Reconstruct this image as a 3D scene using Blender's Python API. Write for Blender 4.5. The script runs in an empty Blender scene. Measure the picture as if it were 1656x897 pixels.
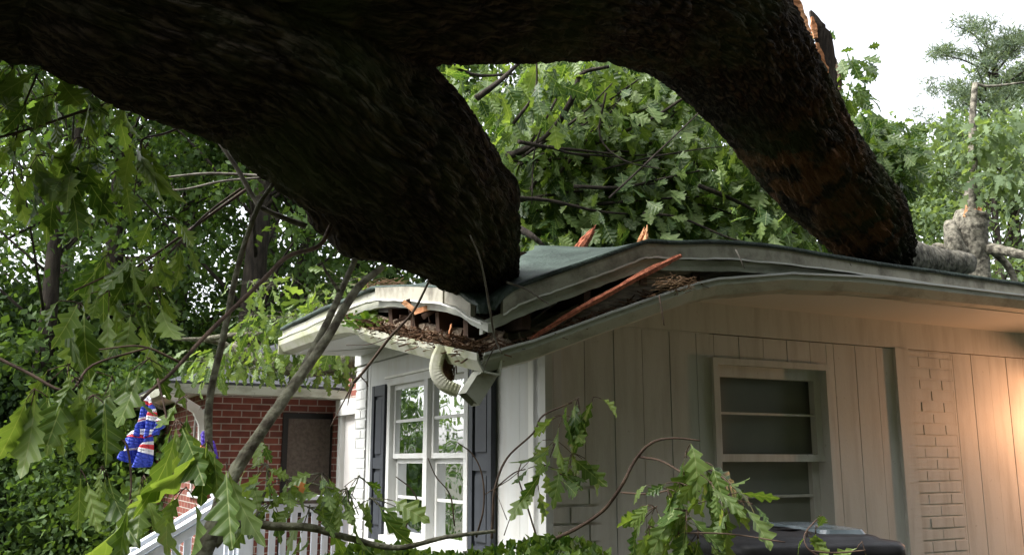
import bpy, math, random
import numpy as np
from mathutils import Vector, noise
R = math.radians
rnd = random.Random(7)
rng = np.random.default_rng(11)
S = bpy.context.scene
COL = S.collection
# ------------------------------------------------------------------ camera, sky, sun, exposure
EYE = 1.55; F = 1520.0; PITCH = math.atan(296 / F)
cd = bpy.data.cameras.new('camera'); cam = bpy.data.objects.new('camera', cd); COL.objects.link(cam)
cam.location = (0, 0, EYE); cam.rotation_euler = (R(90) + PITCH, 0, 0)
cd.sensor_width = 36; cd.lens = F / 1656 * 36; cd.clip_start = .05; cd.clip_end = 2000
S.camera = cam
W = bpy.data.worlds.new('World'); S.world = W; W.use_nodes = True
wn = W.node_tree; bg = wn.nodes['Background']
SUN_EL, SUN_AZ = 52, -112        # azimuth measured clockwise from +Y
sky = wn.nodes.new('ShaderNodeTexSky'); sky.sky_type = 'NISHITA'; sky.sun_disc = False
sky.sun_elevation = R(SUN_EL); sky.sun_rotation = R(SUN_AZ); sky.air_density = 1.0; sky.dust_density = 4; sky.ozone_density = 1
hs = wn.nodes.new('ShaderNodeHueSaturation'); hs.inputs['Saturation'].default_value = .22
wn.links.new(sky.outputs[0], hs.inputs['Color']); wn.links.new(hs.outputs[0], bg.inputs[0]); bg.inputs[1].default_value = .15
sl = bpy.data.lights.new('sun', 'SUN'); sl.energy = 1.2; sl.angle = R(25); sl.color = (1, .97, .92)
so = bpy.data.objects.new('sun', sl); COL.objects.link(so)
sd = Vector((math.sin(R(SUN_AZ)) * math.cos(R(SUN_EL)), math.cos(R(SUN_AZ)) * math.cos(R(SUN_EL)), math.sin(R(SUN_EL))))
so.rotation_euler = sd.to_track_quat('Z', 'Y').to_euler(); so.location = (-6, -6, 20)
S.view_settings.view_transform = 'Standard'; S.view_settings.look = 'None'; S.view_settings.gamma = 1
S.view_settings.exposure = 1.9
S.cycles.max_bounces = 6; S.cycles.transparent_max_bounces = 8; S.cycles.diffuse_bounces = 3; S.cycles.glossy_bounces = 3
S.cycles.use_denoising = True

# ------------------------------------------------------------------ picture rays -> world points
cp, sp_ = math.cos(PITCH), math.sin(PITCH)
def ray(px, py):
    x = (px - 828) / F; y = -(py - 448.5) / F
    return np.array([x, cp - y * sp_, sp_ + y * cp])
def at(px, py, d):
    r = ray(px, py); return np.array([0, 0, EYE]) + r * (d / r[1])
def on_plane(px, py, P, n):
    r = ray(px, py); o = np.array([0, 0, EYE]); return o + r * (np.dot(P - o, n) / np.dot(r, n))
A = R(28)
U = np.array([math.cos(A), math.sin(A), 0]); V = np.array([-math.sin(A), math.cos(A), 0]); Z = np.array([0, 0, 1.])
C0 = at(868, 744, 4.5) * [1, 1, 0]          # corner of the house
class Frame:                                 # wall frame: s along, d outward, z up
    def __init__(s, O, e, n): s.O = np.array(O, float); s.e = e; s.n = n
    def p(s, a, d, z): return s.O + s.e * a + s.n * d + Z * z
    def px(s, px, py, d=0):
        q = on_plane(px, py, s.O + s.n * d, s.n) - s.O
        return float(np.dot(q, s.e)), float(q[2])
FR = Frame(C0, U, -V)                        # shaded wall, runs right
FL = Frame(C0, V, -U)                        # lit facade, runs away left
OH = .6
EC = C0 - U * OH - V * OH                    # corner of the eaves
ER = Frame(EC, U, -V); EL = Frame(EC, V, -U)

# ------------------------------------------------------------------ materials
def newmat(name):
    m = bpy.data.materials.new(name); m.use_nodes = True; n = m.node_tree.nodes; return m, n, m.node_tree.links, n['Principled BSDF']
def mat(name, c1, c2=None, scale=5, rough=.7, spec=.3, bump=0, bscale=None, detail=5, stretch=None, lo=.35, hi=.65, attr=None, metal=0):
    m, n, l, b = newmat(name)
    b.inputs['Roughness'].default_value = rough; b.inputs['Specular IOR Level'].default_value = spec; b.inputs['Metallic'].default_value = metal
    if attr: tc = n.new('ShaderNodeAttribute'); tc.attribute_name = attr; src = tc.outputs['Vector']
    else: tc = n.new('ShaderNodeTexCoord'); src = tc.outputs['Object']
    if stretch:
        mp = n.new('ShaderNodeMapping'); mp.inputs['Scale'].default_value = stretch; l.new(src, mp.inputs[0]); src = mp.outputs[0]
    nz = n.new('ShaderNodeTexNoise'); nz.inputs['Scale'].default_value = scale; nz.inputs['Detail'].default_value = detail; l.new(src, nz.inputs['Vector'])
    cr = n.new('ShaderNodeValToRGB'); e = cr.color_ramp.elements
    e[0].position = lo; e[1].position = hi; e[0].color = (*c1, 1); e[1].color = (*(c2 or c1), 1)
    l.new(nz.outputs[0], cr.inputs[0]); l.new(cr.outputs[0], b.inputs['Base Color'])
    if bump:
        nb = n.new('ShaderNodeTexNoise'); nb.inputs['Scale'].default_value = bscale or scale * 4; nb.inputs['Detail'].default_value = 6; l.new(src, nb.inputs['Vector'])
        bp = n.new('ShaderNodeBump'); bp.inputs['Strength'].default_value = bump; bp.inputs['Distance'].default_value = .02
        l.new(nb.outputs[0], bp.inputs['Height']); l.new(bp.outputs[0], b.inputs['Normal'])
    return m
def paint(name, base, dirt, amt=.5, streak=(6, 6, .8), rough=.55):
    """weathered paint: fine grime, vertical runs and small specks"""
    m, n, l, b = newmat(name); b.inputs['Roughness'].default_value = rough; b.inputs['Specular IOR Level'].default_value = .35
    tc = n.new('ShaderNodeTexCoord')
    mp = n.new('ShaderNodeMapping'); mp.inputs['Scale'].default_value = streak; l.new(tc.outputs['Object'], mp.inputs[0])
    a = n.new('ShaderNodeTexNoise'); a.inputs['Scale'].default_value = 2.2; a.inputs['Detail'].default_value = 8; a.inputs['Roughness'].default_value = .65; l.new(mp.outputs[0], a.inputs['Vector'])
    r1 = n.new('ShaderNodeMapRange'); r1.inputs[1].default_value = .45; r1.inputs[2].default_value = .8; r1.inputs[4].default_value = amt; l.new(a.outputs[0], r1.inputs[0])
    s = n.new('ShaderNodeTexNoise'); s.inputs['Scale'].default_value = 34; s.inputs['Detail'].default_value = 3; l.new(tc.outputs['Object'], s.inputs['Vector'])
    r2 = n.new('ShaderNodeMapRange'); r2.inputs[1].default_value = .68; r2.inputs[2].default_value = .76; r2.inputs[4].default_value = amt * .8; l.new(s.outputs[0], r2.inputs[0])
    mx = n.new('ShaderNodeMath'); mx.operation = 'MAXIMUM'; l.new(r1.outputs[0], mx.inputs[0]); l.new(r2.outputs[0], mx.inputs[1])
    mc = n.new('ShaderNodeMixRGB'); mc.inputs[1].default_value = (*base, 1); mc.inputs[2].default_value = (*dirt, 1); l.new(mx.outputs[0], mc.inputs[0]); l.new(mc.outputs[0], b.inputs['Base Color'])
    bp = n.new('ShaderNodeBump'); bp.inputs['Strength'].default_value = .25; bp.inputs['Distance'].default_value = .004
    g = n.new('ShaderNodeTexNoise'); g.inputs['Scale'].default_value = 60; l.new(mp.outputs[0], g.inputs['Vector']); l.new(g.outputs[0], bp.inputs['Height']); l.new(bp.outputs[0], b.inputs['Normal'])
    return m
M = {}
M['white'] = paint('white_paint', (.56, .57, .555), (.42, .38, .30), .45)
M['cream'] = paint('cream_paint', (.60, .595, .55), (.34, .32, .27), .65)
M['trim'] = paint('trim_paint', (.74, .74, .70), (.40, .37, .30), .5)
M['gutter'] = paint('gutter_metal', (.37, .38, .31), (.10, .10, .06), .95, (2, 2, 4), .4)
M['gutter_mossy'] = paint('mossy_gutter', (.46, .46, .38), (.22, .25, .05), .95, (3, 3, 5), .5)
M['fascia'] = paint('weathered_fascia', (.40, .38, .31), (.05, .038, .025), 1.0, (4, 4, 3.5), .7)
M['soffit'] = paint('soffit_paint', (.70, .68, .62), (.45, .40, .33), .4)
M['shutter'] = mat('slate_shutter', (.028, .032, .040), (.040, .045, .054), 8, .5)
M['railing'] = paint('railing_paint', (.62, .66, .72), (.34, .36, .36), .4)
M['red_wood'] = mat('split_red_wood', (.22, .055, .025), (.42, .14, .07), 6, .7, stretch=(8, 8, 8), bump=.6)
M['pale_wood'] = mat('splintered_wood', (.42, .17, .07), (.62, .33, .17), 9, .75, bump=.7)
M['old_wood'] = mat('old_board', (.10, .085, .065), (.24, .20, .15), 4, .85, stretch=(3, 3, 20), bump=.4)
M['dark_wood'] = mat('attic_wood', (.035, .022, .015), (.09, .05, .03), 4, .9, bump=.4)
M['shingle'] = mat('roof_felt', (.016, .028, .022), (.05, .075, .062), 7, .6, spec=.35, bump=.5, bscale=60)
M['slate'] = mat('asphalt_shingles', (.04, .043, .048), (.085, .088, .095), 14, .85, bump=.5, bscale=80)
M['debris'] = mat('rotted_leaves', (.035, .02, .012), (.16, .085, .045), 20, .9)
M['straw'] = mat('pine_straw', (.16, .09, .05), (.34, .23, .14), 8, .85)
M['wood_in'] = mat('door_paint', (.62, .60, .58), (.7, .68, .66), 3, .5)
M['black'] = mat('black_plastic', (.010, .010, .011), (.020, .020, .022), 12, .5, spec=.25, bump=.1)
M['metal_black'] = mat('black_iron', (.01, .01, .01), None, 5, .4)
M['screen'] = mat('insect_screen', (.17, .18, .155), (.23, .24, .20), 2, .45, spec=.4)
M['dirt'] = mat('ground_soil', (.022, .030, .012), (.05, .045, .025), 1.5, .95, bump=.6)
M['grassy'] = mat('grass_blade', (.05, .10, .02), (.10, .17, .04), 3, .7)
M['branch'] = mat('lichen_branch', (.06, .05, .035), (.20, .20, .14), 26, .85, bump=.6, bscale=60)
M['twig'] = mat('brown_twig', (.05, .03, .022), (.12, .08, .055), 20, .7)
M['graytwig'] = mat('grey_twig', (.07, .06, .048), (.19, .175, .145), 20, .8)
M['fartrunk'] = mat('tree_bark', (.018, .014, .011), (.055, .044, .034), 5, .9, stretch=(3, 3, .6), bump=.8)
M['palebark'] = mat('pale_bark', (.06, .053, .04), (.24, .22, .175), 16, .9, stretch=(2.2, 2.2, .5), bump=.9, bscale=30)
M['mottled_bark'] = mat('mottled_bark', (.05, .045, .035), (.26, .24, .19), 22, .9, bump=.9, bscale=26)
M['orange_leaf'] = mat('dead_leaf', (.5, .17, .05), (.65, .28, .1), 9, .6)
M['stone'] = mat('pale_rubble', (.2, .19, .18), (.33, .32, .3), 4, .9)

def leafmat(name, dark, light, trans=.4, rough=.4):
    m, n, l, b = newmat(name)
    at_ = n.new('ShaderNodeAttribute'); at_.attribute_name = 'tone'
    cr = n.new('ShaderNodeValToRGB'); e = cr.color_ramp.elements; e[0].color = (*dark, 1); e[1].color = (*light, 1); e[0].position = .1; e[1].position = .95
    l.new(at_.outputs['Fac'], cr.inputs[0])
    if 'oak' in name:      # pale midrib and side veins, in the leaf's own coordinates
        bl = n.new('ShaderNodeAttribute'); bl.attribute_name = 'blade'; sx = n.new('ShaderNodeSeparateXYZ'); l.new(bl.outputs['Vector'], sx.inputs[0])
        def mth(op, a, b_=None, c_=None):
            k = n.new('ShaderNodeMath'); k.operation = op
            for i, q in enumerate((a, b_, c_)):
                if q is None: continue
                if isinstance(q, (int, float)): k.inputs[i].default_value = q
                else: l.new(q, k.inputs[i])
            return k.outputs[0]
        aw = mth('ABSOLUTE', sx.outputs[1]); mid_ = mth('LESS_THAN', aw, .011)
        ph = mth('SINE', mth('MULTIPLY', mth('SUBTRACT', sx.outputs[0], mth('MULTIPLY', aw, .75)), 34.)); sv = mth('MULTIPLY', mth('GREATER_THAN', ph, .965), .55)
        vn = mth('MAXIMUM', mid_, sv); vm = n.new('ShaderNodeMixRGB'); vm.inputs[2].default_value = (.30, .36, .16, 1); l.new(mth('MULTIPLY', vn, .75), vm.inputs[0]); l.new(cr.outputs[0], vm.inputs[1])
        bq = n.new('ShaderNodeBump'); bq.inputs['Strength'].default_value = .35; bq.inputs['Distance'].default_value = .004; bq.invert = True; l.new(ph, bq.inputs['Height']); l.new(bq.outputs[0], b.inputs['Normal'])
        cr = vm
    l.new(cr.outputs[0], b.inputs['Base Color']); b.inputs['Roughness'].default_value = rough; b.inputs['Specular IOR Level'].default_value = .4 if 'oak' in name else .18
    tr = n.new('ShaderNodeBsdfTranslucent'); g = n.new('ShaderNodeMixRGB'); g.blend_type = 'MULTIPLY'; g.inputs[0].default_value = 1; g.inputs[2].default_value = (1.5, 1.5, .5, 1)
    l.new(cr.outputs[0], g.inputs[1]); l.new(g.outputs[0], tr.inputs[0])
    mx = n.new('ShaderNodeMixShader'); mx.inputs[0].default_value = trans; l.new(b.outputs[0], mx.inputs[1]); l.new(tr.outputs[0], mx.inputs[2])
    l.new(mx.outputs[0], n['Material Output'].inputs[0]); return m
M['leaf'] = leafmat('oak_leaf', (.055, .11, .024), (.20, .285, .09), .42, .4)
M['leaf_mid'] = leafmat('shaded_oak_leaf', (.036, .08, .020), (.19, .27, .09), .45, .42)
M['leaf_far'] = leafmat('forest_leaf', (.035, .075, .022), (.12, .19, .06), .42, .5)
M['leaf_dark'] = leafmat('dark_forest_leaf', (.018, .042, .014), (.060, .105, .036), .35, .65)
M['leaf_hazed'] = leafmat('hazed_forest_leaf', (.10, .15, .08), (.22, .29, .16), .45, .6)  # distance haze put into a paler, greyer leaf colour
M['needle'] = leafmat('pine_needle', (.08, .12, .08), (.20, .25, .18), .35, .6)
M['hedge'] = leafmat('hedge_leaf', (.04, .09, .015), (.15, .23, .05), .35, .4)

def barkmat(name):
    m, n, l, b = newmat(name); b.inputs['Roughness'].default_value = .9; b.inputs['Specular IOR Level'].default_value = .15
    a = n.new('ShaderNodeAttribute'); a.attribute_name = 'bark'
    mp = n.new('ShaderNodeMapping'); mp.inputs['Scale'].default_value = (12, 34, 1); l.new(a.outputs['Vector'], mp.inputs[0])
    v = n.new('ShaderNodeTexVoronoi'); v.feature = 'DISTANCE_TO_EDGE'; v.inputs['Scale'].default_value = 1.5
    nz = n.new('ShaderNodeTexNoise'); nz.inputs['Scale'].default_value = 1.6; nz.inputs['Detail'].default_value = 8; l.new(mp.outputs[0], nz.inputs['Vector'])
    ad = n.new('ShaderNodeVectorMath'); l.new(mp.outputs[0], ad.inputs[0]); l.new(nz.outputs['Color'], ad.inputs[1]); l.new(ad.outputs[0], v.inputs['Vector'])
    cr = n.new('ShaderNodeValToRGB'); e = cr.color_ramp.elements; e[0].color = (.010, .007, .005, 1); e[1].color = (.10, .074, .052, 1); e[1].position = .5
    l.new(v.outputs['Distance'], cr.inputs[0])
    tc = n.new('ShaderNodeTexCoord'); mo = n.new('ShaderNodeTexNoise'); mo.inputs['Scale'].default_value = 2.3; mo.inputs['Detail'].default_value = 8; l.new(tc.outputs['Object'], mo.inputs['Vector'])
    mr = n.new('ShaderNodeMapRange'); mr.inputs[1].default_value = .44; mr.inputs[2].default_value = .66; mr.inputs[4].default_value = .75; l.new(mo.outputs[0], mr.inputs[0])
    mc = n.new('ShaderNodeMixRGB'); mc.inputs[2].default_value = (.048, .058, .022, 1); l.new(mr.outputs[0], mc.inputs[0]); l.new(cr.outputs[0], mc.inputs[1])
    # rubbed bare, orange-brown patch given by an attribute
    w = n.new('ShaderNodeAttribute'); w.attribute_name = 'bare'
    mc2 = n.new('ShaderNodeMixRGB'); mc2.inputs[2].default_value = (.155, .075, .034, 1)
    pn = n.new('ShaderNodeTexNoise'); pn.inputs['Scale'].default_value = 7; pn.inputs['Detail'].default_value = 6; l.new(tc.outputs['Object'], pn.inputs['Vector'])
    pr_ = n.new('ShaderNodeMapRange'); pr_.inputs[1].default_value = .46; pr_.inputs[2].default_value = .56; l.new(pn.outputs[0], pr_.inputs[0])
    mul = n.new('ShaderNodeMath'); mul.operation = 'MULTIPLY'; l.new(w.outputs['Fac'], mul.inputs[0]); l.new(pr_.outputs[0], mul.inputs[1])
    l.new(mul.outputs[0], mc2.inputs[0]); l.new(mc.outputs[0], mc2.inputs[1]); l.new(mc2.outputs[0], b.inputs['Base Color'])
    bp = n.new('ShaderNodeBump'); bp.inputs['Strength'].default_value = 1; bp.inputs['Distance'].default_value = .03; l.new(v.outputs['Distance'], bp.inputs['Height'])
    b2 = n.new('ShaderNodeBump'); b2.inputs['Strength'].default_value = .6; b2.inputs['Distance'].default_value = .006; l.new(nz.outputs[0], b2.inputs['Height']); l.new(bp.outputs[0], b2.inputs['Normal']); l.new(b2.outputs[0], b.inputs['Normal'])
    return m
M['bark'] = barkmat('wet_oak_bark')

def brickmat(name):
    m, n, l, b = newmat(name); b.inputs['Roughness'].default_value = .85
    uv = n.new('ShaderNodeUVMap'); uv.uv_map = 'uv'
    br = n.new('ShaderNodeTexBrick'); br.offset = .5
    for k, v_ in (('Scale', 1), ('Brick Width', .21), ('Row Height', .072), ('Mortar Size', .0065), ('Mortar Smooth', .15), ('Bias', -.2)): br.inputs[k].default_value = v_
    br.inputs['Color1'].default_value = (.20, .055, .035, 1); br.inputs['Color2'].default_value = (.12, .035, .026, 1); br.inputs['Mortar'].default_value = (.36, .31, .27, 1)
    l.new(uv.outputs[0], br.inputs['Vector'])
    nz = n.new('ShaderNodeTexNoise'); nz.inputs['Scale'].default_value = 9; nz.inputs['Detail'].default_value = 6; l.new(uv.outputs[0], nz.inputs['Vector'])
    mx = n.new('ShaderNodeMixRGB'); mx.blend_type = 'OVERLAY'; mx.inputs[0].default_value = .5; l.new(br.outputs[0], mx.inputs[1]); l.new(nz.outputs[0], mx.inputs[2]); l.new(mx.outputs[0], b.inputs['Base Color'])
    bp = n.new('ShaderNodeBump'); bp.invert = True; bp.inputs['Distance'].default_value = .01; l.new(br.outputs['Fac'], bp.inputs['Height']); l.new(bp.outputs[0], b.inputs['Normal'])
    return m
M['brick'] = brickmat('red_brick')

def glassmat(name, fac=.5, tint=.55):
    m, n, l, b = newmat(name)
    t = n.new('ShaderNodeBsdfTransparent'); t.inputs[0].default_value = (tint, tint, tint, 1)
    g = n.new('ShaderNodeBsdfGlossy'); g.inputs['Roughness'].default_value = .02; g.inputs[0].default_value = (.95, .97, 1, 1)
    f = n.new('ShaderNodeFresnel'); f.inputs[0].default_value = 1.55
    ad = n.new('ShaderNodeMath'); ad.operation = 'MULTIPLY_ADD'; ad.inputs[1].default_value = 2; ad.inputs[2].default_value = fac * .2; ad.use_clamp = True; l.new(f.outputs[0], ad.inputs[0])
    tc = n.new('ShaderNodeTexCoord'); nz = n.new('ShaderNodeTexNoise'); nz.inputs['Scale'].default_value = 2.5; l.new(tc.outputs['Object'], nz.inputs['Vector'])
    bp = n.new('ShaderNodeBump'); bp.inputs['Strength'].default_value = .25; bp.inputs['Distance'].default_value = .02; l.new(nz.outputs[0], bp.inputs['Height']); l.new(bp.outputs[0], g.inputs['Normal'])
    mx = n.new('ShaderNodeMixShader'); l.new(ad.outputs[0], mx.inputs[0]); l.new(t.outputs[0], mx.inputs[1]); l.new(g.outputs[0], mx.inputs[2]); l.new(mx.outputs[0], n['Material Output'].inputs[0]); return m
M['glass'] = glassmat('window_glass')

def beadmat(name, base):
    """vinyl soffit: narrow beads along the eave, from the uv"""
    m, n, l, b = newmat(name); b.inputs['Roughness'].default_value = .55; b.inputs['Base Color'].default_value = (*base, 1)
    uv = n.new('ShaderNodeUVMap'); uv.uv_map = 'uv'; wv = n.new('ShaderNodeTexWave'); wv.bands_direction = 'Y'; wv.wave_profile = 'SAW'; wv.inputs['Scale'].default_value = 4.2
    l.new(uv.outputs[0], wv.inputs['Vector'])
    bp = n.new('ShaderNodeBump'); bp.inputs['Distance'].default_value = .012; l.new(wv.outputs[0], bp.inputs['Height']); l.new(bp.outputs[0], b.inputs['Normal']); return m
M['bead'] = beadmat('beaded_soffit', (.62, .58, .51))

def clothmat(name, cols, scale):
    m, n, l, b = newmat(name); b.inputs['Roughness'].default_value = .6
    uv = n.new('ShaderNodeUVMap'); uv.uv_map = 'uv'; sp = n.new('ShaderNodeSeparateXYZ'); l.new(uv.outputs[0], sp.inputs[0])
    cr = n.new('ShaderNodeValToRGB'); cr.color_ramp.interpolation = 'CONSTANT'; e = cr.color_ramp.elements
    e[0].position = 0; e[0].color = (*cols[0][1], 1); e[1].position = cols[1][0]; e[1].color = (*cols[1][1], 1)
    for p, c in cols[2:]: k = e.new(p); k.color = (*c, 1)
    l.new(sp.outputs[1], cr.inputs[0]); l.new(cr.outputs[0], b.inputs['Base Color']); return m
BL, RD, WH = (.02, .05, .42), (.6, .03, .04), (.75, .75, .78)
M['flag'] = clothmat('flag_cloth', [(0, BL), (.34, WH), (.42, RD), (.50, WH), (.58, BL), (.84, RD), (.9, WH)], 1)
M['sock'] = clothmat('windsock_cloth', [(0, (.6, .55, .6)), (.14, (.7, .12, .35)), (.3, (.55, .13, .06)), (.42, (.75, .12, .4)), (.6, (.6, .16, .05)), (.76, (.09, .05, .38))], 1)

# ------------------------------------------------------------------ mesh builder
class MB:
    def __init__(s): s.v = []; s.f = []; s.uv = []
    def quad(s, a, b, c, d, uv=None):
        k = len(s.v); s.v += [tuple(a), tuple(b), tuple(c), tuple(d)]; s.f.append((k, k+1, k+2, k+3)); s.uv.append(uv or ((0, 0), (1, 0), (1, 1), (0, 1)))
    def tri(s, a, b, c):
        k = len(s.v); s.v += [tuple(a), tuple(b), tuple(c)]; s.f.append((k, k+1, k+2)); s.uv.append(((0, 0), (1, 0), (1, 1)))
    def box(s, fr, s0, s1, d0, d1, z0, z1):
        k = len(s.v); P = [(a, d, z) for z in (z0, z1) for d in (d0, d1) for a in (s0, s1)]
        s.v += [tuple(fr.p(*p)) for p in P]
        for f, m in (((0, 1, 3, 2), 'b'), ((4, 6, 7, 5), 'b'), ((2, 3, 7, 6), 'f'), ((0, 4, 5, 1), 'f'), ((0, 2, 6, 4), 's'), ((1, 5, 7, 3), 's')):
            s.f.append(tuple(k + i for i in f))
            s.uv.append(tuple({'f': (P[i][0], P[i][2]), 's': (P[i][1], P[i][2]), 'b': (P[i][0], P[i][1])}[m] for i in f))
        return s
    def bar(s, a, b, w, h, up=Z):
        """rectangular bar from a to b"""
        a = np.array(a, float); b = np.array(b, float); t = b - a; t /= np.linalg.norm(t); x = np.cross(t, up); x /= np.linalg.norm(x); y = np.cross(x, t)
        k = len(s.v)
        for q in (a, b):
            for i, j in ((-1, -1), (1, -1), (1, 1), (-1, 1)): s.v.append(tuple(q + x * i * w / 2 + y * j * h / 2))
        L = float(np.linalg.norm(b - a))
        for i in range(4):
            j = (i + 1) % 4; s.f.append((k+i, k+j, k+4+j, k+4+i)); s.uv.append(((0, 0), (0, w), (L, w), (L, 0)))
        for f in ((k+3, k+2, k+1, k), (k+4, k+5, k+6, k+7)): s.f.append(f); s.uv.append(((0, 0), (w, 0), (w, h), (0, h)))
        return s
    def tube(s, pts, rad, seg=8, jit=0, cap=True, sub=4):
        P, Rd = spline(pts, rad, sub); n = len(P); T = np.gradient(P, axis=0); T /= np.linalg.norm(T, axis=1)[:, None] + 1e-9
        x = np.cross(T[0], [.3, .2, .93]); x /= np.linalg.norm(x); k = len(s.v)
        for i in range(n):
            x = x - T[i] * np.dot(x, T[i]); x /= np.linalg.norm(x); y = np.cross(T[i], x)
            for j in range(seg):
                a = 2 * math.pi * j / seg; r = Rd[i] * (1 + jit * (rnd.random() * 2 - 1)); s.v.append(tuple(P[i] + (x * math.cos(a) + y * math.sin(a)) * r))
        for i in range(n - 1):
            for j in range(seg):
                a, b = k + i*seg + j, k + i*seg + (j+1) % seg; s.f.append((a, b, b+seg, a+seg)); s.uv.append(((j, i), (j+1, i), (j+1, i+1), (j, i+1)))
        if cap:
            for q, st in ((k, -1), (k + (n-1)*seg, 1)):
                f = tuple(range(q, q+seg)); f = f if st > 0 else f[::-1]; s.f.append(f); s.uv.append(((0, 0),) * seg)
        return s
    def loft(s, rows, closed=False, uvs=(1, 1)):
        """rows: list of equally long point lists"""
        k = len(s.v); m = len(rows[0])
        for r in rows: s.v += [tuple(p) for p in r]
        al = [0]
        for i in range(1, len(rows)): al.append(al[-1] + float(np.linalg.norm(np.array(rows[i][0]) - np.array(rows[i-1][0]))))
        ac = [0]
        for j in range(1, m): ac.append(ac[-1] + float(np.linalg.norm(np.array(rows[0][j]) - np.array(rows[0][j-1]))))
        for i in range(len(rows) - 1):
            for j in range(m if closed else m - 1):
                j2 = (j + 1) % m; s.f.append((k+i*m+j, k+i*m+j2, k+(i+1)*m+j2, k+(i+1)*m+j))
                s.uv.append(((al[i], ac[j]), (al[i], ac[j2]), (al[i+1], ac[j2]), (al[i+1], ac[j])))
        return s
    def build(s, name, m, parent=None, smooth=False, loc=None, solid=0):
        me = bpy.data.meshes.new(name); O = np.array(ORIG.get(parent.name if parent else None, (0, 0, 0)) if loc is None else loc, float)
        me.from_pydata([tuple(np.array(p) - O) for p in s.v], [], s.f)
        u = me.uv_layers.new(name='uv'); fl = [c for f in s.uv for q in f for c in q]
        if len(fl) == 2 * len(me.loops): u.data.foreach_set('uv', fl)
        me.materials.append(m)
        if smooth: me.polygons.foreach_set('use_smooth', [True] * len(me.polygons))
        return link(name, me, parent, loc, solid)
ORIG = {}
def link(name, me, parent=None, loc=None, solid=0):
    o = bpy.data.objects.new(name, me); COL.objects.link(o)
    if parent: o.parent = parent; ORIG[o.name] = ORIG.get(parent.name, (0, 0, 0))
    elif loc is not None: o.location = tuple(loc); ORIG[o.name] = tuple(loc)
    if solid:
        md = o.modifiers.new('thick', 'SOLIDIFY'); md.thickness = solid; md.offset = 0
    return o
def tag(o, label=None, cat=None, group=None, kind=None):
    for k, v in (('label', label), ('category', cat), ('group', group), ('kind', kind)):
        if v: o[k] = v
    return o
def thing(name, label, cat, loc=(0, 0, 0), group=None):
    o = bpy.data.objects.new(name, None); COL.objects.link(o); o.location = tuple(loc); ORIG[o.name] = tuple(float(q) for q in loc)
    o.empty_display_size = .2
    return tag(o, label, cat, group)
def spline(pts, rad, sub=4):
    P = np.array(pts, float); Rr = np.array(rad if hasattr(rad, '__len__') else [rad] * len(P), float)
    if len(Rr) != len(P): Rr = np.interp(np.linspace(0, 1, len(P)), np.linspace(0, 1, len(Rr)), Rr)
    if len(P) < 3 or sub == 1: return P, Rr
    out, ro = [], []
    Q = np.vstack([2*P[0]-P[1], P, 2*P[-1]-P[-2]])
    for i in range(len(P) - 1):
        a, b, c, d = Q[i], Q[i+1], Q[i+2], Q[i+3]
        for k in range(sub):
            t = k / sub; out.append(.5 * (2*b + (c-a)*t + (2*a-5*b+4*c-d)*t*t + (3*b-a-3*c+d)*t**3)); ro.append(Rr[i]*(1-t)+Rr[i+1]*t)
    out.append(P[-1]); ro.append(Rr[-1]); return np.array(out), np.array(ro)
def pth(lst):
    """[(px,py,depth)] -> world points"""
    return [at(*q) for q in lst]

# ------------------------------------------------------------------ leaves
def leaf_template(kind):
    if kind == 'oak': tw = [(0, .006), (.12, .035), (.24, .20), (.27, .18), (.34, .11), (.47, .35), (.51, .31), (.59, .15), (.68, .29), (.72, .25), (.80, .10), (.89, .11), (1.0, .0)]
    elif kind == 'oaklow': tw = [(0, .02), (.22, .20), (.32, .10), (.52, .36), (.66, .13), (.80, .24), (1, 0)]
    elif kind == 'mid': tw = [(0, .03), (.35, .30), (.5, .14), (.75, .26), (1, 0)]
    else: tw = [(0, .05), (.5, .34), (1, .03)]
    v, f = [], []
    for i, (t, w) in enumerate(tw):
        fw = .30 * w if kind in ('oak', 'oaklow', 'mid') else 0
        v += [(t, 0, 0), (t + fw, w, .25 * w), (t + fw, -w, .25 * w)]
    for i in range(len(tw) - 1):
        a = 3 * i; f += [(a, a+3, a+4, a+1), (a, a+2, a+5, a+3)]
    return np.array(v, float), np.array(f)
TPL = {k: leaf_template(k) for k in ('oak', 'oaklow', 'mid', 'far')}
def norm(a): return a / (np.linalg.norm(a, axis=-1, keepdims=True) + 1e-9)
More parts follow.
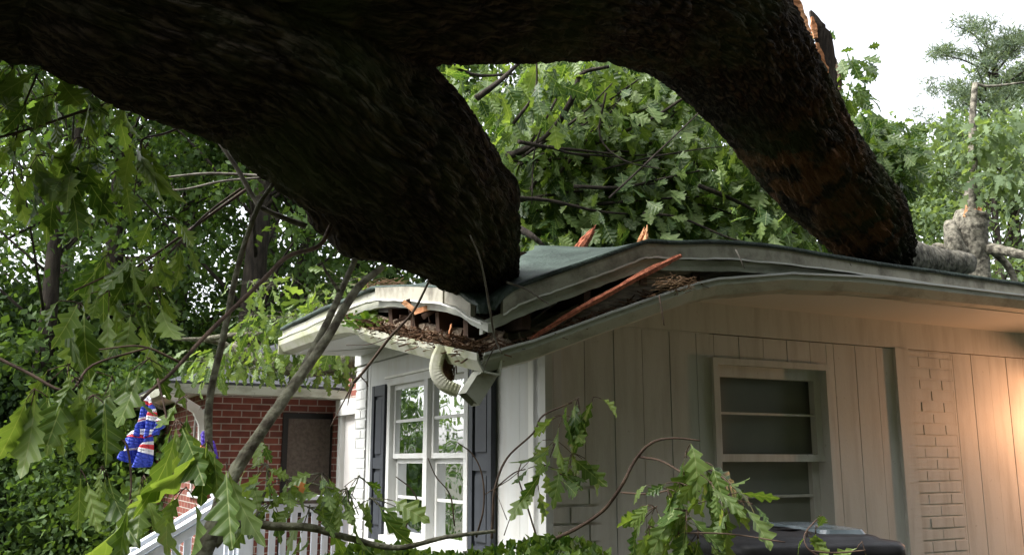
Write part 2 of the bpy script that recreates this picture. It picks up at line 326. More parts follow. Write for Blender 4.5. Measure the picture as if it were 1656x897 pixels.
def leaves_mesh(name, kind, pos, dirs, nrm, size, m, parent=None, loc=None, width=1., bend=.35, tone=None, g=None):
    g = g if g is not None else rng
    tv, tf = TPL[kind]; N = len(pos); d = norm(dirs); y = norm(np.cross(nrm, d)); z = np.cross(d, y)
    size = np.broadcast_to(size, (N,)); bd = (g.random(N) * 1.2 - .1) * bend * 2; wd = width * (.75 + .5 * g.random(N)); cup = (g.random(N) - .3) * 1.6
    tx, ty, tz = tv[:, 0], tv[:, 1], tv[:, 2]
    zz = tz[None] * cup[:, None] * 1.6 - bd[:, None] * tx[None] ** 2 * .5
    tws = (g.random(N) - .5) * 1.2
    yy = ty[None] * wd[:, None]; zz = zz + yy * tx[None] * tws[:, None]
    co = pos[:, None] + size[:, None, None] * (d[:, None] * tx[None, :, None] + y[:, None] * yy[..., None] + z[:, None] * zz[..., None])
    O = np.array(ORIG.get(parent.name, (0, 0, 0)) if parent else (loc if loc is not None else (0, 0, 0)))
    co = (co - O).reshape(-1, 3).astype(np.float32)
    faces = (tf[None] + (np.arange(N) * len(tv))[:, None, None]).reshape(-1, 4).astype(np.int32)
    me = bpy.data.meshes.new(name); me.vertices.add(len(co)); me.vertices.foreach_set('co', co.ravel())
    nf = len(faces); me.loops.add(nf * 4); me.loops.foreach_set('vertex_index', faces.ravel())
    me.polygons.add(nf); me.polygons.foreach_set('loop_start', np.arange(0, nf * 4, 4, dtype=np.int32)); me.polygons.foreach_set('loop_total', np.full(nf, 4, np.int32))
    me.polygons.foreach_set('use_smooth', np.ones(nf, bool))
    me.update(calc_edges=True)
    t = me.attributes.new('tone', 'FLOAT', 'FACE'); tn = g.random(N) if tone is None else tone; t.data.foreach_set('value', np.repeat(tn, len(tf)).astype(np.float32))
    if kind in ('oak', 'oaklow'):
        lv = me.attributes.new('blade', 'FLOAT_VECTOR', 'POINT'); lv.data.foreach_set('vector', np.tile(tv, (N, 1)).astype(np.float32).ravel())
    me.materials.append(m)
    return link(name, me, parent, loc)
def rdir(n, g=None): g = g if g is not None else rng; return norm(g.normal(size=(n, 3)))
def spray(centres, n, size, spread, down=.9, g=None):
    """n drooping leaves fanned out round each centre: returns pos, dir, normal, size"""
    g = g if g is not None else rng
    c = np.repeat(np.array(centres, float), n, axis=0); k = len(c)
    h = rdir(k, g); h[:, 2] *= .5; h = norm(h)
    pos = c + h * spread * g.random(k)[:, None]
    d = h * (.35 + .8 * g.random(k))[:, None]; d[:, 2] -= down * (.5 + g.random(k))
    return pos, d, rdir(k, g) * .8 + np.array([0, -.3, .5]), size * (.55 + .75 * g.random(k))
# ================================================================== GROUND
def ground_z(x, y): return .06 * math.sin(x * .35 + 1) * math.cos(y * .3) - .03
gm = MB(); gx = np.concatenate([np.linspace(-220, -24, 8), np.linspace(-20, 20, 41), np.linspace(24, 220, 8)])
gm.loft([[(x, y, (ground_z(x, y) if abs(x) < 21 and abs(y) < 21 else -.03)) for x in gx] for y in gx])
tag(gm.build('ground', M['dirt']), kind='structure')

# ================================================================== THE HOUSE
HO = C0.copy()
house = thing('white_house', 'white painted house with dark shutters, its roof corner crushed by the fallen oak', 'house', HO)
H = 2.40
def board_panel(mb, fr, s0, s1, z0, z1, pitch=.175, off=0, d=.0, gap=.0045):
    """grooved vertical siding: boards with real gaps in front of a backing"""
    mb.box(fr, s0, s1, d - .14, d - .008, z0, z1)
    a = s0 + off
    if off > gap: mb.box(fr, s0, a - gap, d - .0085, d, z0, z1)
    while a < s1 - .01:
        b = min(a + pitch, s1); j = rnd.uniform(-.0012, .0012)
        mb.box(fr, a, b - (gap if b < s1 else 0), d - .0085, d + j, z0, z1); a += pitch
def bricks(mb, fr, s0, s1, z0, z1, d, bw=.205, bh=.066, mo=.009, seed=1, rec=.0055):
    q = random.Random(seed); mb.box(fr, s0, s1, d - .05, d - rec, z0, z1); k = 0; z = z0
    while z < z1 - .02:
        t = min(z + bh - mo * .2, z1); a = s0 - (bw / 2 if k % 2 else 0)
        while a < s1 - .012:
            b = min(a + bw - mo, s1); a0 = max(a, s0)
            if b - a0 > .015:
                j = q.uniform(-.002, .003); sl = q.uniform(-.0015, .0015)
                mb.box(fr, a0, b, d - .02, d + j, z + q.uniform(0, .002), t - mo + sl)
            a += bw
        z += bh + mo * .25; k += 1
# --- shaded wall (right)
WS0, WS1, WZ0, WZ1 = 1.10, 1.885, 1.02, 2.055
w = MB()
board_panel(w, FR, .06, WS0 - .035, .0, 2.212, off=.04)
w.box(FR, .06, WS0 - .035, -.14, .0, 2.2125, 2.2225)
board_panel(w, FR, WS0 - .035, WS1 + .035, WZ1 + .035, 2.215, off=.03)
board_panel(w, FR, WS0 - .035, WS1 + .035, .0, WZ0 - .04)
board_panel(w, FR, WS1 + .035, 2.47, .0, 2.215, off=.06)
board_panel(w, FR, 2.995, 9.0, .0, 2.215, off=.02)
wall_r = w.build('siding_wall', M['cream'], house)
tag(wall_r, 'shaded cream siding with vertical grooves')
f = MB().box(FR, -.1, 9.0, -.14, .014, 2.2195, 2.52); f.build('frieze_board', M['cream'], house)
f = MB().box(FR, 2.47, 2.585, -.14, .022, .0, 2.2185); f.build('wall_post', M['cream'], house)
f = MB(); bricks(f, FR, 2.588, 2.992, .0, 2.2165, .006, bw=.2, seed=3); f.build('brick_pier', M['cream'], house)
f = MB(); bricks(f, FR, .065, .34, .0, 1.50, .022, bw=.215, bh=.082, seed=4, rec=.012); f.build('brick_base', M['cream'], house)
# --- lit facade (left)
GS0, GS1, GZ0, GZ1 = .70, 1.93, 1.09, 2.03
w = MB()
board_panel(w, FL, .0, GS0, .0, 2.215, pitch=.30, off=.17)
board_panel(w, FL, GS1, 2.40, .0, 2.215, pitch=.3, off=.12)
w.box(FL, GS0, GS1, -.14, .0, .0, GZ0 - .03); w.box(FL, GS0, GS1, -.14, .0, GZ1 + .03, 2.215)
w.build('facade_wall', M['white'], house)
w = MB(); bricks(w, FL, 2.405, 2.62, .0, 2.21, .012, bw=.2, seed=8); w.build('brick_quoin', M['white'], house)
w = MB().box(FL, -.02, 2.64, -.14, .02, 2.2195, 2.52); w.build('frieze_board', M['white'], house)
# back of the room and the far end so no light leaks in
w = MB(); w.box(FL, 2.5, 2.62, -9.0, -.145, 0, 2.5); w.box(FR, 8.9, 9.0, -5.0, -.145, 0, 2.5); w.box(FR, 0.2, 9, -2.72, -2.64, 0, 2.5)
w.build('rear_wall', M['cream'], house)
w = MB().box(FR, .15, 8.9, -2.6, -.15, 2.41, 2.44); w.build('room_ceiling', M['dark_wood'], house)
# corner: white post on the facade, gap, narrow return board
w = MB(); w.box(FL, -.115, .0, -.02, .018, 0, 2.218); w.build('corner_board', M['white'], house)
w = MB(); w.box(FR, -.018, .010, -.05, .045, 0, 2.218); w.box(FR, .032, .06, -.05, .05, 0, 2.218); w.build('corner_trim', M['trim'], house)
w = MB().box(FR, .010, .032, -.05, -.03, 0, 2.218); w.build('corner_gap', M['dark_wood'], house)
# --- facade window: two double-hung units side by side
win = MB(); cw = .05
win.box(FL, GS0, GS0 + cw, -.1, .03, GZ0, GZ1); win.box(FL, GS1 - cw, GS1, -.1, .03, GZ0, GZ1)
mid = (GS0 + GS1) / 2 - .03
win.box(FL, mid - .03, mid + .03, -.1, .03, GZ0, GZ1); win.box(FL, GS0, GS1, -.1, .033, GZ1, GZ1 + .045)
window = win.build('window', M['white'], house); tag(window, 'double white sash window reflecting trees and sky')
MB().box(FL, GS0 - .02, GS1 + .02, -.1, .06, GZ0 - .05, GZ0).build('sill', M['white'], window)
MB().box(FL, GS0 - .01, GS1 + .01, .034, .05, GZ1 + .046, GZ1 + .06).build('drip_cap', M['trim'], window)
for a, b in ((GS0 + cw, mid - .03), (mid + .03, GS1 - cw)):
    zc = 1.565
    for z0, z1, d in ((GZ0, zc, -.045), (zc, GZ1, -.02)):
        sh = MB(); t = .03
        sh.box(FL, a, a + t, d, d + .022, z0, z1); sh.box(FL, b - t, b, d, d + .022, z0, z1); sh.box(FL, a + t, b - t, d, d + .022, z0, z0 + t); sh.box(FL, a + t, b - t, d, d + .022, z1 - t, z1)
        zm = (z0 + z1) / 2
        sh.box(FL, a + t, b - t, d + .003, d + .018, zm - .009, zm + .009)
        sh.build('sash', M['white'], window)
        p = MB(); p.box(FL, a + t, b - t, d + .008, d + .012, z0 + t, zm - .0095); p.box(FL, a + t, b - t, d + .008, d + .012, zm + .0095, z1 - t); p.build('pane', M['glass'], window)
    # inner prime window behind the storm sash
    sh = MB(); d = -.10
    for q in (a + .005, b - .105): sh.box(FL, q + (.07 if q > a + .1 else .08), q + (.095 if q > a + .1 else .105), d, d + .02, GZ0, GZ1)
    sh.box(FL, a, b, d, d + .02, 1.54, 1.58); sh.box(FL, a, b, d, d + .018, GZ0, GZ0 + .05); sh.build('inner_sash', M['white'], window)
    MB().box(FL, a - .02, b + .02, -.17, -.16, GZ0 - .02, GZ1 + .02).build('dark_backing', mat('unlit_room_backing', (.035, .037, .037), (.07, .07, .068), 2.5, .8), window)  # dark backing sheet stands in for the unlit room behind the glass
# shutters
for a, b in ((.40, .665), (1.955, 2.20)):
    sh = MB(); z0, z1, t, d = 1.05, 2.045, .045, .012
    sh.box(FL, a, a + t, d, d + .028, z0, z1); sh.box(FL, b - t, b, d, d + .028, z0, z1)
    for q in (z0, 1.50, z1 - .07): sh.box(FL, a + t, b - t, d, d + .026, q, q + .07)
    for q0, q1 in ((z0 + .07, 1.50), (1.57, z1 - .07)):
        sh.box(FL, a + t, b - t, d, d + .010, q0, q1); sh.box(FL, a + t + .022, b - t - .022, d + .0105, d + .022, q0 + .025, q1 - .025)
    sh.build('shutter', M['shutter'], house)
# --- shaded window
wf = MB(); d1 = .022
wf.box(FR, WS0 - .035, WS0, -.12, d1, WZ0 - .04, WZ1 + .035); wf.box(FR, WS1, WS1 + .035, -.12, d1, WZ0 - .04, WZ1 + .035); wf.box(FR, WS0, WS1, -.12, d1, WZ1, WZ1 + .035); wf.box(FR, WS0, WS1, -.12, .05, WZ0 - .04, WZ0)
window2 = wf.build('window', M['cream'], house); tag(window2, 'screened sash window in the shaded wall')
sh = MB(); sh.box(FR, WS0, WS0 + .05, -.07, -.03, 1.555, WZ1); sh.box(FR, WS1 - .05, WS1, -.07, -.03, 1.555, WZ1); sh.box(FR, WS0 + .05, WS1 - .05, -.07, -.03, WZ1 - .06, WZ1); sh.box(FR, WS0 + .0, WS1, -.07, -.022, 1.545, 1.585)
sh.box(FR, WS0 + .05, WS1 - .05, -.06, -.035, 1.795, 1.807); sh.build('sash', M['cream'], window2)
sh = MB(); sh.box(FR, WS0, WS0 + .055, -.11, -.075, WZ0, 1.544); sh.box(FR, WS1 - .055, WS1, -.11, -.075, WZ0, 1.544); sh.box(FR, WS0 + .055, WS1 - .055, -.11, -.075, WZ0, WZ0 + .05); sh.box(FR, WS0 + .055, WS1 - .055, -.10, -.08, 1.352, 1.366); sh.build('sash', M['cream'], window2)
MB().box(FR, WS0 + .0, WS1 - .0, -.115, -.105, WZ0, WZ1).build('insect_screen', M['screen'], window2)

# --- eaves. every path is (s, z) in the eave's own vertical plane
def path(fr, pts, ends=()):
    q = [fr.px(*p) for p in pts]; return q + list(ends)
P0 = ER.p(.02, 0, 1.962)
gR = [(.02, 1.962)] + path(ER, [(860, 551), (981, 507), (1068, 477), (1121, 459), (1158, 451), (1278, 442), (1400, 448), (1656, 478)], [(6, 2.48), (9.5, 2.48)])
gL = [(.0, 1.965)] + path(EL, [(734, 562), (674, 549), (590, 530), (550, 516)], [(3.12, 2.36)])
tR = path(ER, [(800, 499), (815, 479), (843, 462), (900, 441), (947, 425), (1000, 406), (1040, 391), (1057, 389), (1100, 392), (1181, 393), (1278, 403)], [(2.3, 2.56), (3.5, 2.55), (9.5, 2.55)])
tL = [(.0, 2.12)] + path(EL, [(782, 497), (758, 487), (740, 474), (716, 467), (660, 464), (607, 465), (590, 470), (534, 494)], [(3.14, 2.44)])
tR[0] = (.06, 2.14)
def dens(q, n=6):
    q = np.array(q); P, _ = spline(np.c_[q, np.zeros(len(q))], 1, n); return [(float(a), float(b)) for a, b, _ in P]
def dl(q, n=6, j=.0025):
    o = []
    for (a, z), (b, y) in zip(q, q[1:]):
        for k in range(n): t = k / n; o.append((a + (b - a) * t, z + (y - z) * t + (rnd.uniform(-j, j) if k else 0)))
    return o + [q[-1]]
def sweep(mb, fr, q, prof, wob=0, s=None):
    """prof: list of (d,z) offsets, closed"""
    rows = []
    for k, (a, z) in enumerate(q):
        jz = wob * noise.noise((a * 3.1, z, s or 0)); rows.append([fr.p(a, dd, z + dz + jz) for dd, dz in prof])
    mb.loft(rows, closed=True)
    n = len(prof)
    for r in (rows[0], rows[-1]):
        k = len(mb.v); mb.v += [tuple(p) for p in r]; mb.f.append(tuple(range(k, k + n))); mb.uv.append(((0, 0),) * n)
G = [(.0, 0), (.008, 0), (.006, -.03), (-.02, -.075), (-.10, -.085), (-.105, -.012), (-.10, -.012), (-.095, -.078), (-.025, -.068), (-.003, -.028)]
g = MB(); sweep(g, ER, dl(gR, 6, .0015), G); gut = g.build('gutter', M['gutter'], house); tag(gut, 'bent front gutter running down to the crushed corner')
g = MB(); sweep(g, EL, dens(gL), G); gut2 = g.build('gutter', M['gutter_mossy'], house); tag(gut2, 'sagging mossy side gutter full of debris')
MB().box(EL, 3.12, 3.135, -.11, .01, 2.27, 2.365).build('gutter_end_cap', M['gutter_mossy'], house)
# fascia band under the roof edge, in two lips, split where the oak hit
def band(fr, q, d, top, hgt, th=.022): 
    m_ = MB(); sweep(m_, fr, q, [(d, top), (d + th, top), (d + th, top - hgt), (d, top - hgt)], .006, d * 9); return m_
band(ER, dl(tR[1:]), -.03, 0, .072).build('fascia', M['fascia'], house)
band(EL, dl(tL[2:5]), -.03, 0, .062).build('fascia', M['fascia'], house)
band(EL, dl(tL[4:7]), -.022, .003, .068).build('fascia', M['fascia'], house)
band(EL, dl(tL[6:]), -.04, -.01, .05).build('fascia', M['gutter_mossy'], house)
lipR = [(a, z - .078) for a, z in tR[1:]]; lipR[0] = (.03, lipR[0][1] - .03)
band(ER, dl(lipR), -.055, 0, .05, .03).build('drip_edge', M['gutter'], house)
lipL = [(a, z - .065) for a, z in tL[1:]]
band(EL, dl(lipL), -.05, 0, .035, .03).build('drip_edge', M['gutter'], house)
def bead(fr, q, d, r_=.006, dz=0):
    m_ = MB(); sweep(m_, fr, q, [(d, dz + r_), (d + r_ * 1.6, dz + r_), (d + r_ * 1.6, dz - r_), (d, dz - r_)]); return m_
bead(ER, dl([(a, z - .074) for a, z in tR[1:]]), -.006, .004).build('fascia_bead', M['trim'], house)
bead(EL, dl([(a, z - .064) for a, z in tL[1:]]), .004, .004).build('fascia_bead', M['trim'], house)
bead(ER, dl(gR, 6, .001), .009, .005, 0).build('gutter_lip', M['white'], gut)
# roof deck: rings inward from the edge
rf = MB()
def roofpt(fr, a, z, d, side):
    e = fr.p(a, 0, 0); c = fr.p(0, 0, 0); e2 = fr.p(max(a, d) if a < 7 else a, -d, 0)
    zi = 2.56 + .10 * d; w_ = min(1, d / .85); w_ = w_ * w_ * (3 - 2 * w_)
    q = e2.copy(); q[2] = z + (zi - z) * w_ + .012 * noise.noise((e2[0] * 2, e2[1] * 2, 0)); return q
ds = [0, .1, .25, .4, .6, .85, 1.2, 2.2, 2.35]
for fr, q in ((ER, dens(tR)), (EL, dens(tL))): rf.loft([[roofpt(fr, a, z, d, 0) for d in ds] for a, z in q])
rf.loft([[ER.p(2.2, -2.2, 2.79), ER.p(9.5, -2.2, 2.79)], [ER.p(2.2, -5, 2.75), ER.p(9.5, -5, 2.75)]])
roof = rf.build('roof', M['shingle'], house, smooth=True, solid=.02); tag(roof, 'dented dark green roof covering')
# dark attic boards behind the torn open eave
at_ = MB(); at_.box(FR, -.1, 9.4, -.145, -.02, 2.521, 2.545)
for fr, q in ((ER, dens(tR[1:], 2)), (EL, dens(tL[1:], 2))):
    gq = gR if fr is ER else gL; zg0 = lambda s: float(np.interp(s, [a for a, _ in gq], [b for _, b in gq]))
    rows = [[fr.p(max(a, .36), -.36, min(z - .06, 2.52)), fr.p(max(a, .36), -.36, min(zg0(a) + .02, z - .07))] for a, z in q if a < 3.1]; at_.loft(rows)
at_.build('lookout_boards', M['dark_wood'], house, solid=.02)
rj = MB()
for fr, ss in ((EL, np.arange(.25, 1.5, .3)), (ER, np.arange(.25, 1.2, .3))):
    q = dens(tR if fr is ER else tL); z_of = lambda s: float(np.interp(s, [a for a, _ in q], [b for _, b in q]))
    for s in ss: rj.bar(fr.p(s, -.06, z_of(s) - .15), fr.p(s + rnd.uniform(-.08, .08), -.5, z_of(s) - .13 + rnd.uniform(-.02, .05)), .038, .085)
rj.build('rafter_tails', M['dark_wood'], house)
# soffits
def soffit(fr, q, zi, d1):
    rows = []
    for a, z in q:
        zo = z - .083; z_in = zi; am = max(a, .0)
        rows.append([fr.p(a + (OH - OH if a > .6 else 0), -.085, zo), fr.p(a, -.3, zo + (z_in - zo) * .45), fr.p(max(a, .15), -(OH - .002), z_in)])
    return rows
sf = MB(); sf.loft(soffit(ER, dens(gR[1:]), 2.385, 0)); sf.build('soffit', M['bead'], house, solid=.008)
sf = MB(); qq = dens(gL[1:]); rw = soffit(EL, qq, 2.31, 0); sf.loft(rw)
# the end return of the soffit beyond the facade's far corner
sf.loft([[EL.p(3.12, -.085, 2.277), EL.p(3.12, -1.2, 2.30)], [EL.p(2.62 + OH * .05 + .0, -.6, 2.301), EL.p(2.64, -1.2, 2.301)]])
sf.build('soffit', M['white'], house, solid=.008)
# boards and splinters in the opening
b = MB(); b.bar(at(846, 556, 3.93), at(1112, 424, 4.25), .10, .02, up=-V); b.bar(at(1040, 440, 4.2), at(1290, 432, 4.55), .09, .02, up=-V); b.bar(at(860, 575, 3.9), at(925, 528, 4.0), .02, .02)
b.build('loose_board', M['old_wood'], house)
b = MB(); pr = [at(858, 548, 3.80), at(925, 507, 3.86), at(1000, 465, 3.95), at(1060, 433, 4.02), at(1101, 413, 4.08)]
b.tube(pr, [.008, .012, .012, .016, .009], 5, .25); b.tube([at(870, 538, 3.82), at(960, 487, 3.9), at(1085, 425, 4.06)], [.005, .012, .004], 4, .3)
b.build('split_board', M['red_wood'], house)
b = MB()
b.tube([at(600, 511, 5.0), at(660, 524, 4.6), at(740, 535, 4.2), at(818, 542, 3.9)], [.01, .022, .024, .016], 6, .3)
b.tube([at(590, 517, 5.0), at(680, 541, 4.5), at(760, 552, 4.1), at(822, 556, 3.84)], [.014, .034, .036, .022], 6, .25)
b.tube([at(690, 534, 4.5), at(760, 541, 4.1), at(815, 540, 3.9)], [.006, .012, .006], 5, .3)
b.build('broken_fascia', mat('stripped_board', (.13, .08, .05), (.48, .40, .30), 5, .85, stretch=(10, 10, 10), bump=.6), house)
for q in range(14):
    px_ = rnd.uniform(640, 812); py_ = 500 + (px_ - 640) * .2 + rnd.uniform(-4, 16); p = at(px_, py_, rnd.uniform(4.0, 4.5)); MB().bar(p, p + np.array([rnd.uniform(-.10, .10), rnd.uniform(-.05, .05), rnd.uniform(-.05, .08)]), .006, rnd.uniform(.01, .03)).build('splinter', M[rnd.choice(['pale_wood', 'dark_wood', 'dark_wood'])], house)
for base, tip, r0 in (((1036, 396, 4.6), (1044, 370, 4.62), .024), ((938, 404, 4.9), (962, 366, 4.9), .035)):
    t_ = MB(); a0, a1 = at(*base), at(*tip); 
    for _ in range(5):
        o_ = np.array([rnd.uniform(-.025, .025), rnd.uniform(-.02, .02), 0]); t_.tube([a0 + o_, (a0 + a1) / 2 + o_ * .8, a1 + o_ * .4 + [0, 0, rnd.uniform(-.05, .02)]], [r0 * .5, r0 * .4, .002], 5, .3)
    tag(t_.build('splintered_wood', M['pale_wood' if r0 < .03 else 'red_wood'], loc=a0), 'pale upright wood splinter standing on the bent roof peak' if r0 < .03 else 'reddish wood splinter leaning behind the dented roof by the oak limb', 'splinter')
for k in range(11):
    s_ = rnd.uniform(700, 880); c_ = at(s_, 486 - abs(s_ - 790) * .16 + rnd.uniform(-8, 10), rnd.uniform(3.95, 4.25)); dr_ = np.array([rnd.uniform(-1, 1), rnd.uniform(-.4, .4), rnd.uniform(-.1, .75)]); dr_ /= np.linalg.norm(dr_); L_ = rnd.uniform(.07, .2); w_ = rnd.uniform(.012, .04)
    b = MB(); sd_ = np.cross(dr_, [0, -1, .2]); sd_ /= np.linalg.norm(sd_); th_ = np.array([0, .008, 0]); rows = []
    for u_, v_ in ((0, 1), (.5, .95), (.75, .7), (.9, .5), (1.0, .1)): q_ = c_ + dr_ * L_ * u_ + sd_ * rnd.uniform(-.004, .004); rows.append([q_ - sd_ * w_ * v_ - th_, q_ + sd_ * w_ * v_ * rnd.uniform(.3, 1) - th_, q_ + sd_ * w_ * v_ + th_, q_ - sd_ * w_ * v_ + th_])
    b.loft(rows, closed=True); b.build('broken_deck_board', M[rnd.choice(['dark_wood', 'old_wood', 'old_wood', 'shingle', 'pale_wood'])], house)
# downspout remains: crimped elbow and a hanging length
e = MB(); ctr = [(716, 562, 3.98), (707, 582, 3.96), (706, 603, 3.94), (719, 622, 3.93), (742, 632, 3.93)]
P, _ = spline(pth(ctr), 1, 9); rows = []
for i, p in enumerate(P):
    t = P[min(i+1, len(P)-1)] - P[max(i-1, 0)]; t /= np.linalg.norm(t); x = np.cross(t, [0, -1, 0]); x /= np.linalg.norm(x); y = np.cross(x, t)
    row = []
    for j in range(16):
        an_ = 2 * math.pi * j / 16; c_, s_ = math.cos(an_), math.sin(an_); sx_ = abs(c_) ** .6 * (1 if c_ > 0 else -1); sy_ = abs(s_) ** .6 * (1 if s_ > 0 else -1)
        rib = (-.09 if i % 2 else .0) * max(0, (-c_ + .6) / 1.6); row.append(p + x * sx_ * .027 * (1 + rib) + y * sy_ * .022 * (1 + rib))
    rows.append(row)
e.loft(rows, closed=True); e.build('downspout_elbow', M['gutter_mossy'], house, solid=.003)
e = MB(); a0, a1 = at(800, 580, 3.82), at(758, 646, 3.74); t = a1 - a0; t /= np.linalg.norm(t); x = np.cross(t, [0, -1, 0]); x /= np.linalg.norm(x); y = np.cross(x, t)
x = x * math.cos(.5) + y * math.sin(.5); y = np.cross(x, t)
e.loft([[q + x * .038 + y * .027, q - x * .038 + y * .027, q - x * .038 - y * .027, q + x * .038 - y * .027] for q in (a0, a0 * .6 + a1 * .4, a1)], closed=True)
e.build('downspout', M['gutter'], house, solid=.003)
MB().tube([at(757, 566, 3.95), at(757, 580, 3.95)], .012, 6, sub=1).build('gutter_outlet', M['gutter'], house)
# lamp mounted beyond the brick pier: lit, warm
lampfr = FR
lp = MB(); lp.box(FR, 4.22, 4.36, .0, .03, 1.60, 1.80); lampb = lp.build('wall_lamp', M['metal_black'], house)
LP_ = FR.p(4.16, .46, 1.80)
MB().tube([FR.p(4.29, .03, 1.72), FR.p(4.29, .16, 1.98), FR.p(4.22, .38, 2.04), LP_ + [0, 0, .15]], .011, 8).build('arm', M['metal_black'], lampb)
sh = MB(); ring = lambda r_, z: [LP_ + [math.cos(a) * r_, math.sin(a) * r_, z] for a in np.linspace(0, 2 * math.pi, 25)[:-1]]
sh.loft([ring(.012, .16), ring(.03, .15), ring(.12, .075)], closed=True); sh.build('lamp_shade', M['metal_black'], lampb, solid=.003)  # unseen hood, added to keep lamplight off the limb above
em, n_, l_, b_ = newmat('lit_bulb'); b_.inputs['Emission Color'].default_value = (1, .55, .25, 1); b_.inputs['Emission Strength'].default_value = 12
bb = MB(); bb.loft([ring(.006, .12), ring(.025, .10), ring(.03, .075), ring(.018, .05)], closed=True); bb.build('bulb', em, lampb)
lg = bpy.data.lights.new('lamp_bulb', 'POINT'); lg.energy = 17; lg.color = (1, .47, .24); lg.shadow_soft_size = .03
lo_ = bpy.data.objects.new('lamp_bulb', lg); COL.objects.link(lo_); lo_.location = tuple(LP_ + [0, 0, .01])

# ================================================================== RED BRICK WING
BC = at(338, 744, 10.2) * [1, 1, 0]
FB = Frame(BC, U, -V); FBL = Frame(BC, V, -U)
BH = FB.px(450, 632)[1]
wing = thing('brick_wing', 'low red brick wing of the house with white eaves behind the porch railing', 'house wing', BC)
sd0, zd0 = FB.px(458, 667); sd1, zd1 = FB.px(548, 760)
w = MB(); L_ = FB.px(700, 700)[0]
w.box(FB, 0, sd0, -.2, 0, 0, BH); w.box(FB, sd0, sd1, -.2, 0, zd0, BH); w.box(FB, sd1, L_, -.2, 0, 0, BH)
w.box(FBL, .205, 4, -.2, 0, 0, BH); w.build('brick_wall', M['brick'], wing)
fz = MB().box(FB, sd0, sd0 + .06, -.12, .02, .35, zd0); fz.box(FB, sd1 - .10, sd1, -.12, .02, .35, zd0); fz.box(FB, sd0 + .06, sd1 - .1, -.12, .02, zd0 - .06, zd0); fz.box(FB, sd0 + .06, sd1 - .1, -.12, .0, .95, 1.02)
scr = fz.build('screen_frame', M['metal_black'], wing)
MB().box(FB, sd0 + .06, sd1 - .1, -.12, -.05, 1.02, zd0 - .06).build('roller_shade', mat('woven_shade', (.13, .105, .09), (.20, .165, .14), 30, .8), scr)
MB().box(FB, sd0 + .06, sd1 - .1, -.12, -.06, .35, .95).build('lower_panel', M['brick'], scr)
# side window, white trim
w = MB(); w.box(FBL, .25, .30, -.05, .02, 1.2, BH - .25); w.box(FBL, .9, .95, -.05, .02, 1.2, BH - .25); w.box(FBL, .2, 1.0, -.05, .03, BH - .249, BH - .2); w.box(FBL, .2, 1.0, -.05, .04, 1.15, 1.199); w.build('side_window', M['white'], wing)
# eave, gutter, roof
oh = .55
E0 = BC - U * oh - V * oh; FE = Frame(E0, U, -V); FEL = Frame(E0, V, -U)
eave = [(0, 0), (1.0, .0), (1.7, -.01), (2.3, -.05), (2.9, -.07), (3.6, .02), (4.6, .05)]
zg = FE.px(300, 620)[1]
qe = dens([(a, zg + b_) for a, b_ in eave])
g = MB(); sweep(g, FE, qe, [(0, 0), (.01, 0), (.0, -.09), (-.10, -.10), (-.10, -.005), (-.09, -.09), (-.01, -.08)]); g.build('gutter', M['gutter'], wing)
g = MB(); sweep(g, FEL, [(0, zg), (4, zg)], [(0, 0), (.01, 0), (.0, -.09), (-.10, -.10), (-.10, -.005), (-.09, -.09), (-.01, -.08)]); g.build('gutter', M['gutter'], wing)
g = MB(); g.loft([[FE.p(a, -.1, z - .095), FE.p(max(a, .5), -oh - .05, BH)] for a, z in qe]); g.loft([[FEL.p(a, -.1, zg - .095), FEL.p(max(a, .5), -oh - .05, BH)] for a in (0, 1, 4)]); g.build('soffit', M['soffit'], wing, solid=.01)
g = MB()
for fr in (FE, FEL): g.loft([[fr.p(a, 0, z + .015), fr.p(max(a, .8), -.8, zg + .36), fr.p(max(a, 2.2), -2.2, zg + .95)] for a, z in (qe if fr is FE else [(0, zg), (1, zg), (2.2, zg), (5, zg)])])
g.build('roof', M['slate'], wing, solid=.03)
g = MB(); dp = [at(268, 634, 9.6), at(290, 645, 9.75), at(318, 662, 9.95), at(328, 685, 10.0), at(327, 800, 10.0)]
for a, b_ in zip(dp, dp[1:]): g.bar(a, b_, .09, .07, up=V)
g.build('downspout', M['trim'], wing)
# entry door on the wall joining wing and white house
FD = Frame(at(551, 744, 10.45) * [1, 1, 0], -V, -U)
w = MB().box(FD, -1, 3.0, -.12, -.02, 0, 2.5); w.build('entry_wall', M['brick'], wing)
dr = MB(); dr.box(FD, .02, .12, -.02, .05, .35, 2.03); dr.box(FD, .9, 1.02, -.02, .05, .35, 2.03); dr.box(FD, -.02, 1.06, -.02, .07, 2.031, 2.2)
dd = dr.build('door_frame', M['white'], wing); MB().box(FD, .121, .899, -.02, .0, .35, 2.03).build('door', M['wood_in'], dd)
ln = thing('wall_lantern', 'small black lantern on the door frame beside the white house corner', 'lantern', FD.p(.96, .06, 1.75))
b_ = MB(); b_.box(FD, .92, 1.0, .052, .13, 1.70, 1.82); b_.build('lantern_glass', mat('frosted_glass', (.35, .35, .33), (.45, .45, .42), 4, .3), ln)
b_ = MB(); b_.box(FD, .90, 1.02, .05, .15, 1.825, 1.85); b_.box(FD, .93, .99, .05, .12, 1.66, 1.695); 
for s_ in (.915, .995): b_.box(FD, s_, s_ + .01, .13, .14, 1.69, 1.825)
b_.build('lantern_frame', M['metal_black'], ln)
MB().box(FD, .95, .975, .05, .07, .4, 1.655).build('lantern_post', M['metal_black'], ln)
# porch floor
w = MB(); w.box(FB, .6, L_, .02, 2.6, .0, .45); tag(w.build('porch_floor', M['old_wood'], loc=FB.p(.6, 1, 0)), 'weathered porch deck in front of the red brick wall', 'porch deck')

